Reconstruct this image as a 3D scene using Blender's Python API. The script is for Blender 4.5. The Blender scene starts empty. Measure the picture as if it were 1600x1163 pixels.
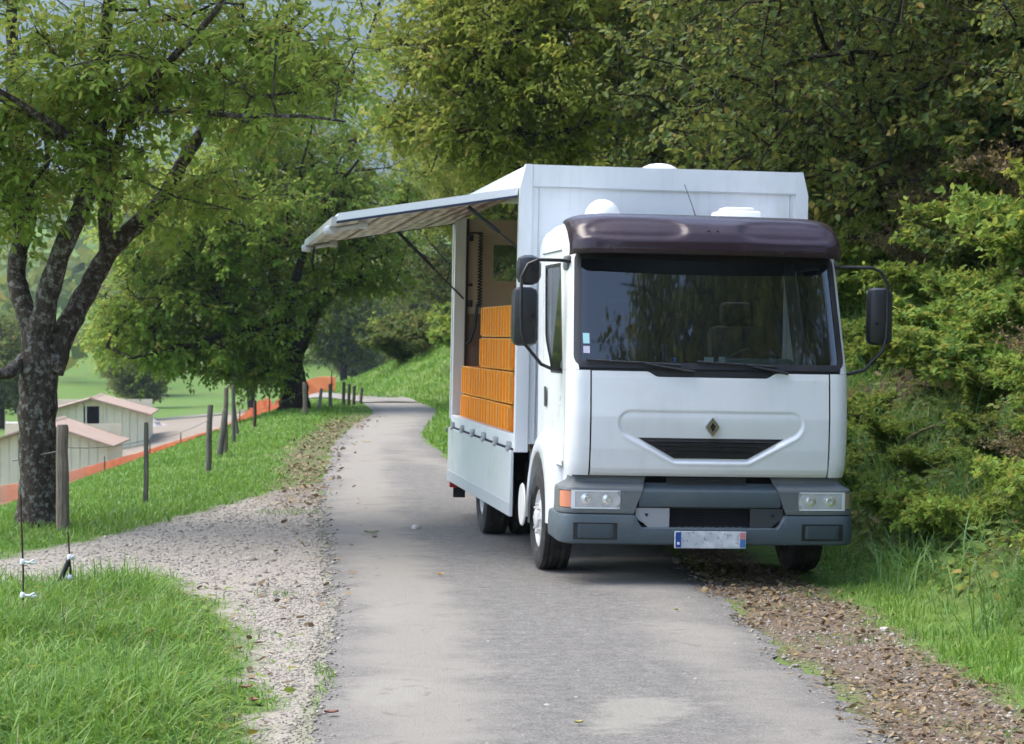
import bpy, bmesh, math, random
import numpy as np
from mathutils import Vector, Matrix

# ------------------------------------------------------------------ camera, world, sun, exposure
SC = bpy.context.scene
COL = SC.collection
F_PX, IMG_W, IMG_H = 3500.0, 1600.0, 1163.0
HORIZON, CAM_H = 520.0, 1.95
cam_data = bpy.data.cameras.new('camera')
cam = bpy.data.objects.new('camera', cam_data)
COL.objects.link(cam)
cam_data.sensor_width = 22.3
cam_data.lens = F_PX / IMG_W * 22.3
cam_data.clip_start, cam_data.clip_end = 0.1, 20000
PITCH = math.atan((IMG_H / 2 - HORIZON) / F_PX)
cam.location = (0, 0, CAM_H)
cam.rotation_euler = (math.radians(90) - PITCH, 0, 0)
cam_data.dof.use_dof = True
cam_data.dof.focus_distance = 13.0
cam_data.dof.aperture_fstop = 4.5
SC.camera = cam

SUN_EL, SUN_AZ = math.radians(60), math.radians(-78)      # azimuth measured from +Y towards +X
world = bpy.data.worlds.new('World'); SC.world = world
world.use_nodes = True
wn = world.node_tree.nodes; wl = world.node_tree.links
bgn = wn['Background']
sky = wn.new('ShaderNodeTexSky'); sky.sky_type = 'NISHITA'; sky.sun_disc = False
sky.sun_elevation = SUN_EL; sky.sun_rotation = SUN_AZ
sky.air_density = 1.0; sky.dust_density = 2.5; sky.ozone_density = 1.0
wl.new(sky.outputs[0], bgn.inputs[0]); bgn.inputs[1].default_value = 0.15
sun_d = bpy.data.lights.new('sun', 'SUN'); sun = bpy.data.objects.new('sun', sun_d); COL.objects.link(sun)
sun_d.energy = 1.5; sun_d.angle = math.radians(50); sun_d.color = (1.0, 0.95, 0.87)
sd = Vector((math.sin(SUN_AZ) * math.cos(SUN_EL), math.cos(SUN_AZ) * math.cos(SUN_EL), math.sin(SUN_EL)))
sun.rotation_euler = (-sd).to_track_quat('-Z', 'Y').to_euler()
sun.location = (0, 0, 60)
SC.view_settings.view_transform = 'Standard'; SC.view_settings.look = 'None'
SC.view_settings.exposure = 1.77; SC.view_settings.gamma = 1.0
SC.view_settings.use_curve_mapping = False
SC.cycles.use_denoising = True
SC.cycles.max_bounces = 7; SC.cycles.transparent_max_bounces = 8
SC.cycles.diffuse_bounces = 4; SC.cycles.volume_bounces = 0
SC.cycles.use_adaptive_sampling = True; SC.cycles.adaptive_threshold = 0.02

def ray(px, py):
    """direction of a photograph pixel"""
    v = Vector(((px - IMG_W / 2) / F_PX, 1.0, -(py - IMG_H / 2) / F_PX))
    v.rotate(Matrix.Rotation(-PITCH, 3, 'X'))
    return v
def at(px, py, Y):
    """the point at depth Y that a pixel points to"""
    r = ray(px, py); k = Y / r.y
    return Vector((r.x * k, Y, CAM_H + r.z * k))
def gd(py, z=0.0):
    return (CAM_H - z) * F_PX / (py - HORIZON)
def gp(px, py, z=0.0):
    Y = gd(py, z)
    return ((px - 800) / F_PX * Y, Y)

# ------------------------------------------------------------------ tagging
def tag(o, label=None, cat=None, group=None, kind=None):
    if label: o['label'] = label
    if cat: o['category'] = cat
    if group: o['group'] = group
    if kind: o['kind'] = kind
    return o
def thing(name, label, cat, loc=(0, 0, 0), rot=(0, 0, 0), group=None):
    o = bpy.data.objects.new(name, None); COL.objects.link(o)
    o.empty_display_size = 0.2
    o.location = loc; o.rotation_euler = rot
    return tag(o, label, cat, group)
def link(name, me, m=None, parent=None, loc=None, rot=None, scale=None):
    o = bpy.data.objects.new(name, me); COL.objects.link(o)
    if m is not None and not me.materials: me.materials.append(m)
    if parent is not None: o.parent = parent
    if loc is not None: o.location = loc
    if rot is not None: o.rotation_euler = rot
    if scale is not None: o.scale = (scale, scale, scale) if isinstance(scale, (int, float)) else scale
    return o
def copy_tree(o, parent=None):
    c = o.copy(); COL.objects.link(c); c.parent = parent
    for ch in o.children: copy_tree(ch, c)
    return c

# ------------------------------------------------------------------ numpy meshes
def np_mesh(name, V, faces_list, attr=None, smooth=False):
    """faces_list: list of int arrays (n,k); attr: dict name -> per-vertex float array"""
    me = bpy.data.meshes.new(name)
    V = np.asarray(V, dtype=np.float32)
    faces_list = [np.asarray(f, dtype=np.int32) for f in faces_list if len(f)]
    me.vertices.add(len(V)); me.vertices.foreach_set('co', V.ravel())
    nl = sum(f.size for f in faces_list); nf = sum(len(f) for f in faces_list)
    me.loops.add(nl); me.polygons.add(nf)
    me.loops.foreach_set('vertex_index', np.concatenate([f.ravel() for f in faces_list]))
    st = []; o = 0
    for f in faces_list:
        st.append(o + np.arange(len(f)) * f.shape[1]); o += f.size
    me.polygons.foreach_set('loop_start', np.concatenate(st).astype(np.int32))
    if smooth: me.polygons.foreach_set('use_smooth', np.ones(nf, dtype=bool))
    for k, a in (attr or {}).items():
        at_ = me.attributes.new(k, 'FLOAT', 'POINT'); at_.data.foreach_set('value', np.asarray(a, dtype=np.float32))
    me.update(); me.validate()
    return me

class MB:
    """collects shapes into one mesh"""
    def __init__(s): s.v = []; s.f = []
    def add(s, v, f):
        o = len(s.v); s.v += [tuple(p) for p in v]; s.f += [tuple(i + o for i in q) for q in f]; return s
    def box(s, c, d, bev=0.0, rot=None):
        bm = bmesh.new(); bmesh.ops.create_cube(bm, size=1)
        for v in bm.verts: v.co = Vector((v.co.x * d[0], v.co.y * d[1], v.co.z * d[2]))
        if bev > 0: bmesh.ops.bevel(bm, geom=list(bm.edges), offset=bev, segments=2, affect='EDGES', profile=0.5)
        if rot is not None: bmesh.ops.rotate(bm, verts=bm.verts, cent=(0, 0, 0), matrix=rot)
        bmesh.ops.translate(bm, verts=bm.verts, vec=c)
        bm.verts.index_update()
        s.add([v.co.copy() for v in bm.verts], [[v.index for v in f.verts] for f in bm.faces]); bm.free(); return s
    def tube(s, pts, rad, n=8, cap=True):
        pts = [Vector(p) for p in pts]
        if not hasattr(rad, '__len__'): rad = [rad] * len(pts)
        up = Vector((0, 0, 1)); rings = []; o = len(s.v); prev = None
        for i, p in enumerate(pts):
            t = (pts[min(i + 1, len(pts) - 1)] - pts[max(i - 1, 0)]).normalized()
            if prev is None:
                a = t.cross(up if abs(t.z) < .95 else Vector((1, 0, 0))).normalized()
            else:
                a = (prev - t * prev.dot(t)).normalized()
            prev = a; b = t.cross(a)
            for k in range(n):
                w = 2 * math.pi * k / n
                s.v.append(tuple(p + (a * math.cos(w) + b * math.sin(w)) * rad[i]))
        for i in range(len(pts) - 1):
            for k in range(n):
                a0 = o + i * n + k; a1 = o + i * n + (k + 1) % n
                s.f.append((a0, a1, a1 + n, a0 + n))
        if cap:
            s.f.append(tuple(o + k for k in range(n))[::-1])
            e = o + (len(pts) - 1) * n
            s.f.append(tuple(e + k for k in range(n)))
        return s
    def lathe(s, prof, c=(0, 0, 0), axis='Z', n=32, a0=0, a1=2 * math.pi):
        """prof: (r, h) pairs; axis Z, X or Y"""
        o = len(s.v); closed = abs(a1 - a0 - 2 * math.pi) < 1e-6; m = n if closed else n + 1
        for (r, h) in prof:
            for k in range(m):
                w = a0 + (a1 - a0) * k / n
                x, y, z = r * math.cos(w), r * math.sin(w), h
                if axis == 'X': x, y, z = z, x, y
                if axis == 'Y': x, y, z = x, -z, y
                s.v.append((c[0] + x, c[1] + y, c[2] + z))
        for i in range(len(prof) - 1):
            for k in range(n):
                a = o + i * m + k; b = o + i * m + (k + 1) % m
                s.f.append((a, b, b + m, a + m))
        return s
    def prism(s, poly, axis, t0, t1):
        """poly: 2-D points; axis X: (y,z), Y: (x,z), Z: (x,y)"""
        o = len(s.v); n = len(poly)
        def P(p, t):
            return {'X': (t, p[0], p[1]), 'Y': (p[0], t, p[1]), 'Z': (p[0], p[1], t)}[axis]
        for t in (t0, t1): s.v += [P(p, t) for p in poly]
        s.f.append(tuple(o + k for k in range(n))); s.f.append(tuple(o + n + k for k in range(n))[::-1])
        for k in range(n): s.f.append((o + k, o + n + k, o + n + (k + 1) % n, o + (k + 1) % n))
        return s
    def grid(s, G):
        """G[row][col] of points"""
        o = len(s.v); R = len(G); C_ = len(G[0])
        for row in G: s.v += [tuple(p) for p in row]
        for i in range(R - 1):
            for j in range(C_ - 1):
                a = o + i * C_ + j; s.f.append((a, a + 1, a + C_ + 1, a + C_))
        return s
    def mesh(s, name, smooth=0):
        me = bpy.data.meshes.new(name)
        me.from_pydata(s.v, [], s.f)
        bm = bmesh.new(); bm.from_mesh(me); bmesh.ops.recalc_face_normals(bm, faces=bm.faces)
        if smooth:
            lim = math.radians(smooth)
            for f in bm.faces: f.smooth = True
            for e in bm.edges:
                if len(e.link_faces) == 2 and e.calc_face_angle(0) > lim: e.smooth = False
        bm.to_mesh(me); bm.free()
        return me
    def build(s, name, m, parent=None, smooth=35, loc=None, rot=None, solid=0):
        o = link(name, s.mesh(name, smooth), m, parent, loc, rot)
        if solid:
            md = o.modifiers.new('solid', 'SOLIDIFY'); md.thickness = solid; md.offset = 0
        return o

# ------------------------------------------------------------------ materials
MATS = {}
def nmat(name):
    m = bpy.data.materials.new(name); m.use_nodes = True
    nt = m.node_tree; return m, nt, nt.nodes, nt.links, nt.nodes['Principled BSDF']
def sset(b, **k):
    for n, v in k.items():
        n = {'spec': 'Specular IOR Level', 'rough': 'Roughness', 'metal': 'Metallic', 'col': 'Base Color', 'coat': 'Coat Weight'}[n]
        b.inputs[n].default_value = (*v, 1) if n == 'Base Color' else v
def node(N, t, **k):
    n = N.new(t)
    for a, v in k.items(): setattr(n, a, v)
    return n
def noise(N, L, scale, detail=4, rough=.55, vec=None, dist=0):
    n = N.new('ShaderNodeTexNoise'); n.inputs['Scale'].default_value = scale
    n.inputs['Detail'].default_value = detail; n.inputs['Roughness'].default_value = rough
    n.inputs['Distortion'].default_value = dist
    if vec is not None: L.new(vec, n.inputs['Vector'])
    return n
def ramp(N, L, fac, stops, interp='LINEAR'):
    r = N.new('ShaderNodeValToRGB'); r.color_ramp.interpolation = interp
    e = r.color_ramp.elements
    while len(e) < len(stops): e.new(0.5)
    for i, (p, c) in enumerate(stops):
        e[i].position = p; e[i].color = (*c, 1) if hasattr(c, '__len__') else (c, c, c, 1)
    L.new(fac, r.inputs[0]); return r
def mixc(N, L, fac, a, b, mode='MIX'):
    m = N.new('ShaderNodeMix'); m.data_type = 'RGBA'; m.blend_type = mode
    for s_, v in ((m.inputs[0], fac), (m.inputs[6], a), (m.inputs[7], b)):
        if hasattr(v, 'node'): L.new(v, s_)
        elif hasattr(v, '__len__'): s_.default_value = (*v, 1)
        else: s_.default_value = v
    return m.outputs[2]
def math_(N, L, op, a, b=0.0, clamp=False):
    m = N.new('ShaderNodeMath'); m.operation = op; m.use_clamp = clamp
    for i, v in enumerate((a, b)):
        if hasattr(v, 'node'): L.new(v, m.inputs[i])
        else: m.inputs[i].default_value = v
    return m.outputs[0]
def bump(N, L, b, h, strength=.3, dist=.02):
    n = N.new('ShaderNodeBump'); n.inputs['Strength'].default_value = strength; n.inputs['Distance'].default_value = dist
    L.new(h, n.inputs['Height']); L.new(n.outputs[0], b.inputs['Normal']); return n
def objc(N): return N.new('ShaderNodeTexCoord').outputs['Object']
def geo_pos(N): return N.new('ShaderNodeNewGeometry').outputs['Position']
def attrf(N, name):
    a = N.new('ShaderNodeAttribute'); a.attribute_name = name; return a.outputs['Fac']

def plain(name, col, rough=.5, metal=0, spec=.5, vary=.12, scale=6, coat=0, grime=None, gscale=2.0, gamt=.5, bmp=0, streak=0):
    """plain colour with soft mottling and optional grime patches"""
    if name in MATS: return MATS[name]
    m, nt, N, L, b = nmat(name)
    tc = objc(N)
    n = noise(N, L, scale, 5, .6, tc)
    c = mixc(N, L, math_(N, L, 'MULTIPLY', n.outputs[0], vary), col, tuple(x * .45 for x in col))
    if grime is not None:
        g = noise(N, L, gscale, 6, .68, tc, .4)
        r = ramp(N, L, g.outputs[0], [(.5, 0.0), (.72, gamt)])
        c = mixc(N, L, r.outputs[0], c, grime)
        if streak:
            mp = node(N, 'ShaderNodeMapping'); mp.inputs['Scale'].default_value = (1, 1, .06); L.new(tc, mp.inputs[0])
            s1 = noise(N, L, 14, 5, .7, mp.outputs[0]); s2 = noise(N, L, 1.6, 3, .6, tc)
            sr = ramp(N, L, math_(N, L, 'MULTIPLY', s1.outputs[0], s2.outputs[0]), [(.27, 0.0), (.42, streak)])
            c = mixc(N, L, sr.outputs[0], c, grime)
            sp = noise(N, L, 55, 2, .5, tc); c = mixc(N, L, ramp(N, L, sp.outputs[0], [(.70, 0.0), (.76, streak)]).outputs[0], c, (.25, .22, .19))
    L.new(c, b.inputs['Base Color'])
    sset(b, metal=metal, spec=spec, coat=coat)
    rr = ramp(N, L, n.outputs[0], [(.3, max(0, rough - .08)), (.7, min(1, rough + .08))])
    L.new(rr.outputs[0], b.inputs['Roughness'])
    if bmp:
        n2 = noise(N, L, scale * 12, 3, .6, tc); bump(N, L, b, n2.outputs[0], bmp, .004)
    MATS[name] = m; return m

LEAF_GAIN = 1.5
def leaf_mat(name, stops, trans=.48, rough=.55, pos_scale=.35, autumn=.8, tint=(.50, .50, .13)):
    """leaf: colour from the leaf's own random value plus slow drift over the crown; partly translucent"""
    m, nt, N, L, b = nmat(name)
    stops = [(p_, (c_[0] * LEAF_GAIN * 1.02, c_[1] * LEAF_GAIN, c_[2] * LEAF_GAIN * .8)) for p_, c_ in stops]
    v = attrf(N, 'var')
    n = noise(N, L, pos_scale, 3, .6, geo_pos(N))
    oi = N.new('ShaderNodeObjectInfo')
    f = math_(N, L, 'ADD', math_(N, L, 'MULTIPLY', v, .55), math_(N, L, 'MULTIPLY', math_(N, L, 'SUBTRACT', n.outputs[0], .28), 1.0), True)
    f = math_(N, L, 'ADD', f, math_(N, L, 'MULTIPLY', math_(N, L, 'SUBTRACT', oi.outputs['Random'], .5), .22), True)
    r = ramp(N, L, f, stops)
    au = ramp(N, L, v, [(.955, 0.0), (.97, autumn)])
    r = mixc(N, L, au.outputs[0], r.outputs[0], (.26, .17, .04)).node; r_out = r.outputs[2]
    L.new(r_out, b.inputs['Base Color']); sset(b, rough=rough, spec=.22)
    t = N.new('ShaderNodeBsdfTranslucent')
    tcol = mixc(N, L, .45, r_out, tint)
    L.new(tcol, t.inputs[0])
    mx = N.new('ShaderNodeMixShader'); mx.inputs[0].default_value = trans
    L.new(b.outputs[0], mx.inputs[1]); L.new(t.outputs[0], mx.inputs[2])
    L.new(mx.outputs[0], N['Material Output'].inputs[0])
    MATS[name] = m; return m
# ------------------------------------------------------------------ ground
def lerp_tab(tab):
    ys = np.array([p[0] for p in tab], float); xs = np.array([p[1] for p in tab], float)
    def f(y):
        return np.interp(y, ys, xs)
    return f
def smooth_tab(tab, w=1.2):
    f = lerp_tab(tab)
    def g(y):
        y = np.asarray(y, float)
        return sum(f(y + d * w) for d in (-1.5, -1, -.5, 0, .5, 1, 1.5)) / 7
    return g
TOE = smooth_tab([(-60, 4.5), (0, 3.3), (10, 3.0), (17, 2.72), (23, 2.35), (28, 1.5), (35, .2), (43, -.7), (53, -.9), (60, -1.4), (66, -3.2), (72, -5.2), (80, -6.6), (100, -6.5), (140, -5), (200, 0), (600, 60)], 1.5)
CREST = smooth_tab([(-60, -6), (0, -4.6), (17, -4.7), (24, -5.0), (38, -5.0), (50, -5.2), (58, -5.4), (66, -5.4), (75, -6.4), (80, -7.6), (100, -7.6), (140, -7), (200, -4), (600, 50)], 2)
RL = smooth_tab([(-40, .6), (0, -.55)] + [gp(p, q)[::-1] for p, q in ((478, 1163), (505, 1000), (520, 950), (502, 860), (497, 780), (513, 700), (556, 660), (584, 645))] + [(60, -3.9), (64, -4.4)], .8)
RR = smooth_tab([(-40, 3.4), (0, 1.9), (10.6, 1.88), (13, 1.76), (16, 1.60), (20, 1.5), (25, .9), (30, 0.1), (35, -1.0), (42.7, -1.75), (52.5, -1.75), (58, -2.0), (62, -2.5), (64, -2.9)], .8)

def vnoise(x, y, s=1.0, seed=0):
    """cheap smooth 2-D noise in [-1,1]"""
    r = 0
    rs = np.random.RandomState(seed)
    for k in range(5):
        a = rs.rand() * 6.28; w = s * (1.0 + .6 * k); p = rs.rand() * 6.28
        r = r + np.sin((x * np.cos(a) + y * np.sin(a)) * w + p + 1.3 * np.sin((x * np.sin(a) - y * np.cos(a)) * w * .7 + p * 2)) / (1 + .35 * k)
    return r / 3.2
def sstep(a, b, x):
    t = np.clip((x - a) / (b - a), 0, 1); return t * t * (3 - 2 * t)

def base_h(x, y):
    """natural lie of the land"""
    x = np.asarray(x, float); y = np.asarray(y, float)
    u = x - TOE(y); w = CREST(y) - x
    # bank on the uphill side
    steep = np.where(y < 34, .95, .95 - .5 * sstep(34, 48, y))
    up = np.clip(u, 0, None)
    first = np.minimum(up, 7.0)
    bank = steep * (np.sqrt(first ** 2 + .30) - .5477) + .5 * np.clip(up - 7.0, 0, None) * np.exp(-np.clip(up - 7, 0, None) / 60)
    bank = bank * (1 + .10 * vnoise(x, y, .9, 3)) + np.clip(up, 0, 1.2) * .10 * vnoise(x, y, 2.4, 4)
    # valley side
    dn = np.clip(w, 0, None)
    drop = .40 * (np.sqrt(dn ** 2 + .6) - .775)
    drop = 4.9 * np.tanh(drop / 4.9)
    far = np.clip(np.hypot(x + 40, y * .9) - 210, 0, None)
    rise = far * .10 + np.clip(far - 150, 0, None) * .13
    rise = 62 * np.tanh(rise / 75)
    z = bank - drop + rise * sstep(-6, 6, w)
    z = z + .03 * vnoise(x, y, .8, 7) * sstep(.2, 1.5, np.maximum(dn, up * .7)) + .05 * vnoise(x, y, .25, 9) * sstep(2, 8, dn)
    # cross fall under the lorry's off side
    z = z - .045 * sstep(.9, 2.6, x) * sstep(30, 24, y) * sstep(8, 14, y)
    # lane dips away behind the crest
    z = z - 1.5 * sstep(-6.0, -10.5, x) * sstep(58, 74, y) * sstep(140, 100, y)
    # low left verge hump
    hump = sstep(-1.4, -2.6, x) * sstep(16.2, 14.6, y - (x + 2.6) * -.9)
    z = z + .07 * hump
    return z
def road_mask(x, y):
    d = np.minimum(x - RL(y), RR(y) - x)
    return np.where(y < 66, sstep(-.05, .3, d), 0.0)
# far end of the lane: bends left and drops behind the crest of the meadow
LANE2 = np.array([(-3.35, 62.0), (-4.1, 66.0), (-5.6, 70.0), (-7.6, 73.0), (-9.0, 74.2)])
def ground_h(x, y):
    return base_h(x, y) - .05 * road_mask(x, y)
def gz(x, y): return float(base_h(np.array([x]), np.array([y]))[0])

# track that joins from the field gate
TRK_NEAR = lerp_tab([(-14, 16.4), (-8, 15.8), (-3.55, 16.2), (-2.7, 17.6), (-2.2, 16.6), (-1.75, 15.2), (-1.35, 14.0), (-1.0, 12.5)])
TRK_FAR = lerp_tab([(-14, 17.8), (-8, 18.6), (-4.4, 19.3), (-3.9, 21.4), (-3.4, 24.2), (-2.9, 27.4), (-2.3, 29.5), (-1.0, 30)])
def track_mask(x, y, soft=.3):
    x = np.asarray(x, float); y = np.asarray(y, float)
    n = .22 * vnoise(x, y, 3.1, 21) + .12 * vnoise(x, y, 8, 22)
    m = sstep(-soft, soft, y - TRK_NEAR(x) + n) * sstep(-soft * 2, soft * 2, TRK_FAR(x) - y + 2 * n)
    return m * sstep(.25, -.05, x - RL(y)) * sstep(-13, -10, x)
def left_gravel(x, y):
    """gravel shoulder between tarmac and the near grass"""
    n = .20 * vnoise(x, y, 3, 31) + .10 * vnoise(x, y, 9, 32)
    edge = np.interp(y, [0, 10.6, 12, 13.5, 15.3, 17], [-.95, -1.24, -1.36, -1.62, -1.95, -2.5])
    return sstep(-.08, .08, x - edge + n) * sstep(.15, -.05, x - RL(y)) * (y < 17.4)
def left_litter(x, y):
    n = .25 * vnoise(x, y, 2.5, 41)
    return sstep(.62, .15, np.abs(x - RL(y) + .28) + n) * sstep(24, 27, y) * sstep(60, 45, y)
def right_litter(x, y):
    n = .25 * vnoise(x, y, 2.2, 51) + .12 * vnoise(x, y, 7, 52)
    edge = np.interp(y, [8, 11.5, 14, 17.3, 19, 22], [2.75, 2.66, 2.6, 2.42, 2.2, 1.9])
    return sstep(-.15, .15, x - RR(y) + n * .8 + .05) * sstep(.12, -.12, x - edge + n * .7) * (y < 23)
def grass_w(x, y):
    """where grass grows"""
    u = x - TOE(y)
    g = 1 - np.maximum.reduce([road_mask(x, y), track_mask(x, y), left_gravel(x, y) * .97, right_litter(x, y) * .96, left_litter(x, y) * .8])
    g = g * np.where(x > RR(y), 1, 1)
    return np.clip(g, 0, 1)

def axis_lines(segs):
    out = []
    for a, b, st in segs: out += list(np.arange(a, b, st))
    out.append(segs[-1][1]); return np.array(out)
def ground_material():
    m, nt, N, L, b = nmat('ground_soil_and_turf')
    p = geo_pos(N)
    n1 = noise(N, L, .35, 4, .6, p); n2 = noise(N, L, 5, 6, .65, p); n3 = noise(N, L, 45, 3, .6, p)
    turf = ramp(N, L, n2.outputs[0], [(.25, (.045, .090, .015)), (.5, (.085, .165, .026)), (.75, (.14, .22, .045))]).outputs[0]
    dry = ramp(N, L, n1.outputs[0], [(.4, 0.0), (.7, .55)]).outputs[0]
    turf = mixc(N, L, dry, turf, (.13, .15, .045))
    soil = ramp(N, L, n2.outputs[0], [(.25, (.025, .018, .010)), (.5, (.060, .045, .026)), (.8, (.13, .10, .065))]).outputs[0]
    gmix = math_(N, L, 'ADD', math_(N, L, 'MULTIPLY', n3.outputs[0], .6), math_(N, L, 'MULTIPLY', n2.outputs[0], .42))
    grav = ramp(N, L, gmix, [(.25, (.175, .155, .128)), (.5, (.30, .272, .226)), (.75, (.42, .385, .325))]).outputs[0]
    litter = ramp(N, L, n3.outputs[0], [(.2, (.065, .047, .034)), (.5, (.14, .106, .078)), (.8, (.22, .172, .13))]).outputs[0]
    sand = ramp(N, L, n2.outputs[0], [(.25, (.17, .14, .105)), (.7, (.28, .24, .19))]).outputs[0]
    c = mixc(N, L, attrf(N, 'soil'), turf, soil)
    c = mixc(N, L, attrf(N, 'gravel'), c, grav)
    c = mixc(N, L, attrf(N, 'litter'), c, litter)
    c = mixc(N, L, attrf(N, 'sand'), c, sand)
    L.new(c, b.inputs['Base Color']); sset(b, rough=.95, spec=.2)
    bump(N, L, b, n3.outputs[0], .6, .03)
    return m
def build_ground():
    xs = axis_lines([(-900, -120, 30), (-120, -30, 4), (-30, -8, .8), (-8, 8, .16), (8, 30, .8), (30, 120, 5), (120, 600, 30)])
    ys = axis_lines([(-80, 4, 3), (4, 32, .16), (32, 80, .5), (80, 160, 2.5), (160, 400, 10), (400, 1300, 30)])
    X, Y = np.meshgrid(xs, ys)
    Z = ground_h(X, Y)
    x, y = X.ravel(), Y.ravel()
    V = np.stack([x, y, Z.ravel()], 1)
    nx, ny = len(xs), len(ys)
    i = np.arange(nx * ny).reshape(ny, nx)
    Fq = np.stack([i[:-1, :-1], i[:-1, 1:], i[1:, 1:], i[1:, :-1]], -1).reshape(-1, 4)
    u = x - TOE(y)
    soil = sstep(.25, 1.0, u) * sstep(60, 40, y) * .9
    yard = np.exp(-(((x + 23) / 7) ** 2 + ((y - 148) / 24) ** 2)) * 1.5 + np.exp(-(((x + 17) / 9) ** 2 + ((y - 101) / 12) ** 2)) * 1.6 + np.exp(-(((x + 18) / 3.2) ** 2 + ((y - 126) / 22) ** 2)) * 1.2
    sand = sstep(.55, .85, yard + .25 * vnoise(x, y, .35, 61))
    me = np_mesh('ground', V, [Fq], {'soil': soil, 'gravel': np.maximum(track_mask(x, y), left_gravel(x, y)), 'litter': np.maximum(right_litter(x, y), .6 * left_litter(x, y)), 'sand': sand}, smooth=True)
    return tag(link('ground', me, ground_material()), kind='structure')

def asphalt_material():
    m, nt, N, L, b = nmat('worn_asphalt')
    p = geo_pos(N)
    fine = noise(N, L, 70, 4, .75, p); mid = noise(N, L, 9, 6, .7, p); big = noise(N, L, .8, 4, .6, p, .6)
    sx = node(N, 'ShaderNodeSeparateXYZ'); L.new(p, sx.inputs[0])
    base = ramp(N, L, mid.outputs[0], [(.25, (.130, .124, .113)), (.5, (.176, .168, .153)), (.75, (.230, .220, .200))]).outputs[0]
    ag = ramp(N, L, fine.outputs[0], [(.28, .35), (.5, 1.0), (.72, 1.8)]).outputs[0]
    base = mixc(N, L, .85, base, ag, 'MULTIPLY')
    # dusty wheel track along the left, darker old binder on the right
    dust = attrf(N, 'dust')
    d2 = math_(N, L, 'ADD', math_(N, L, 'MULTIPLY', dust, .8), math_(N, L, 'MULTIPLY', math_(N, L, 'SUBTRACT', big.outputs[0], .5), 1.1))
    dr = ramp(N, L, d2, [(.12, 0.0), (.62, .8)]).outputs[0]
    c = mixc(N, L, dr, base, (.285, .264, .228))
    # pale sandy patches with their own edge
    pe = math_(N, L, 'ADD', attrf(N, 'patch'), math_(N, L, 'MULTIPLY', math_(N, L, 'SUBTRACT', mid.outputs[0], .5), .9))
    pr = ramp(N, L, pe, [(.30, 0.0), (.72, .7)]).outputs[0]
    c = mixc(N, L, pr, c, (.30, .285, .243))
    # light chippings
    vor = node(N, 'ShaderNodeTexVoronoi'); vor.inputs['Scale'].default_value = 55; L.new(p, vor.inputs['Vector'])
    chip = ramp(N, L, vor.outputs['Distance'], [(.10, 1.0), (.2, 0.0)]).outputs[0]
    sel = ramp(N, L, noise(N, L, 23, 1, .5, p).outputs[0], [(.56, 0.0), (.62, 1.0)]).outputs[0]
    c = mixc(N, L, math_(N, L, 'MULTIPLY', math_(N, L, 'MULTIPLY', chip, sel), .75), c, (.30, .29, .27))
    dk = ramp(N, L, noise(N, L, 2.6, 6, .75, p, 1.2).outputs[0], [(.30, .55), (.42, 0.0)]).outputs[0]
    c = mixc(N, L, dk, c, (.060, .057, .055))
    L.new(c, b.inputs['Base Color']); sset(b, rough=.9, spec=.3)
    h = math_(N, L, 'ADD', fine.outputs[0], math_(N, L, 'MULTIPLY', mid.outputs[0], .5))
    bump(N, L, b, h, .9, .015)
    return m
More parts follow.
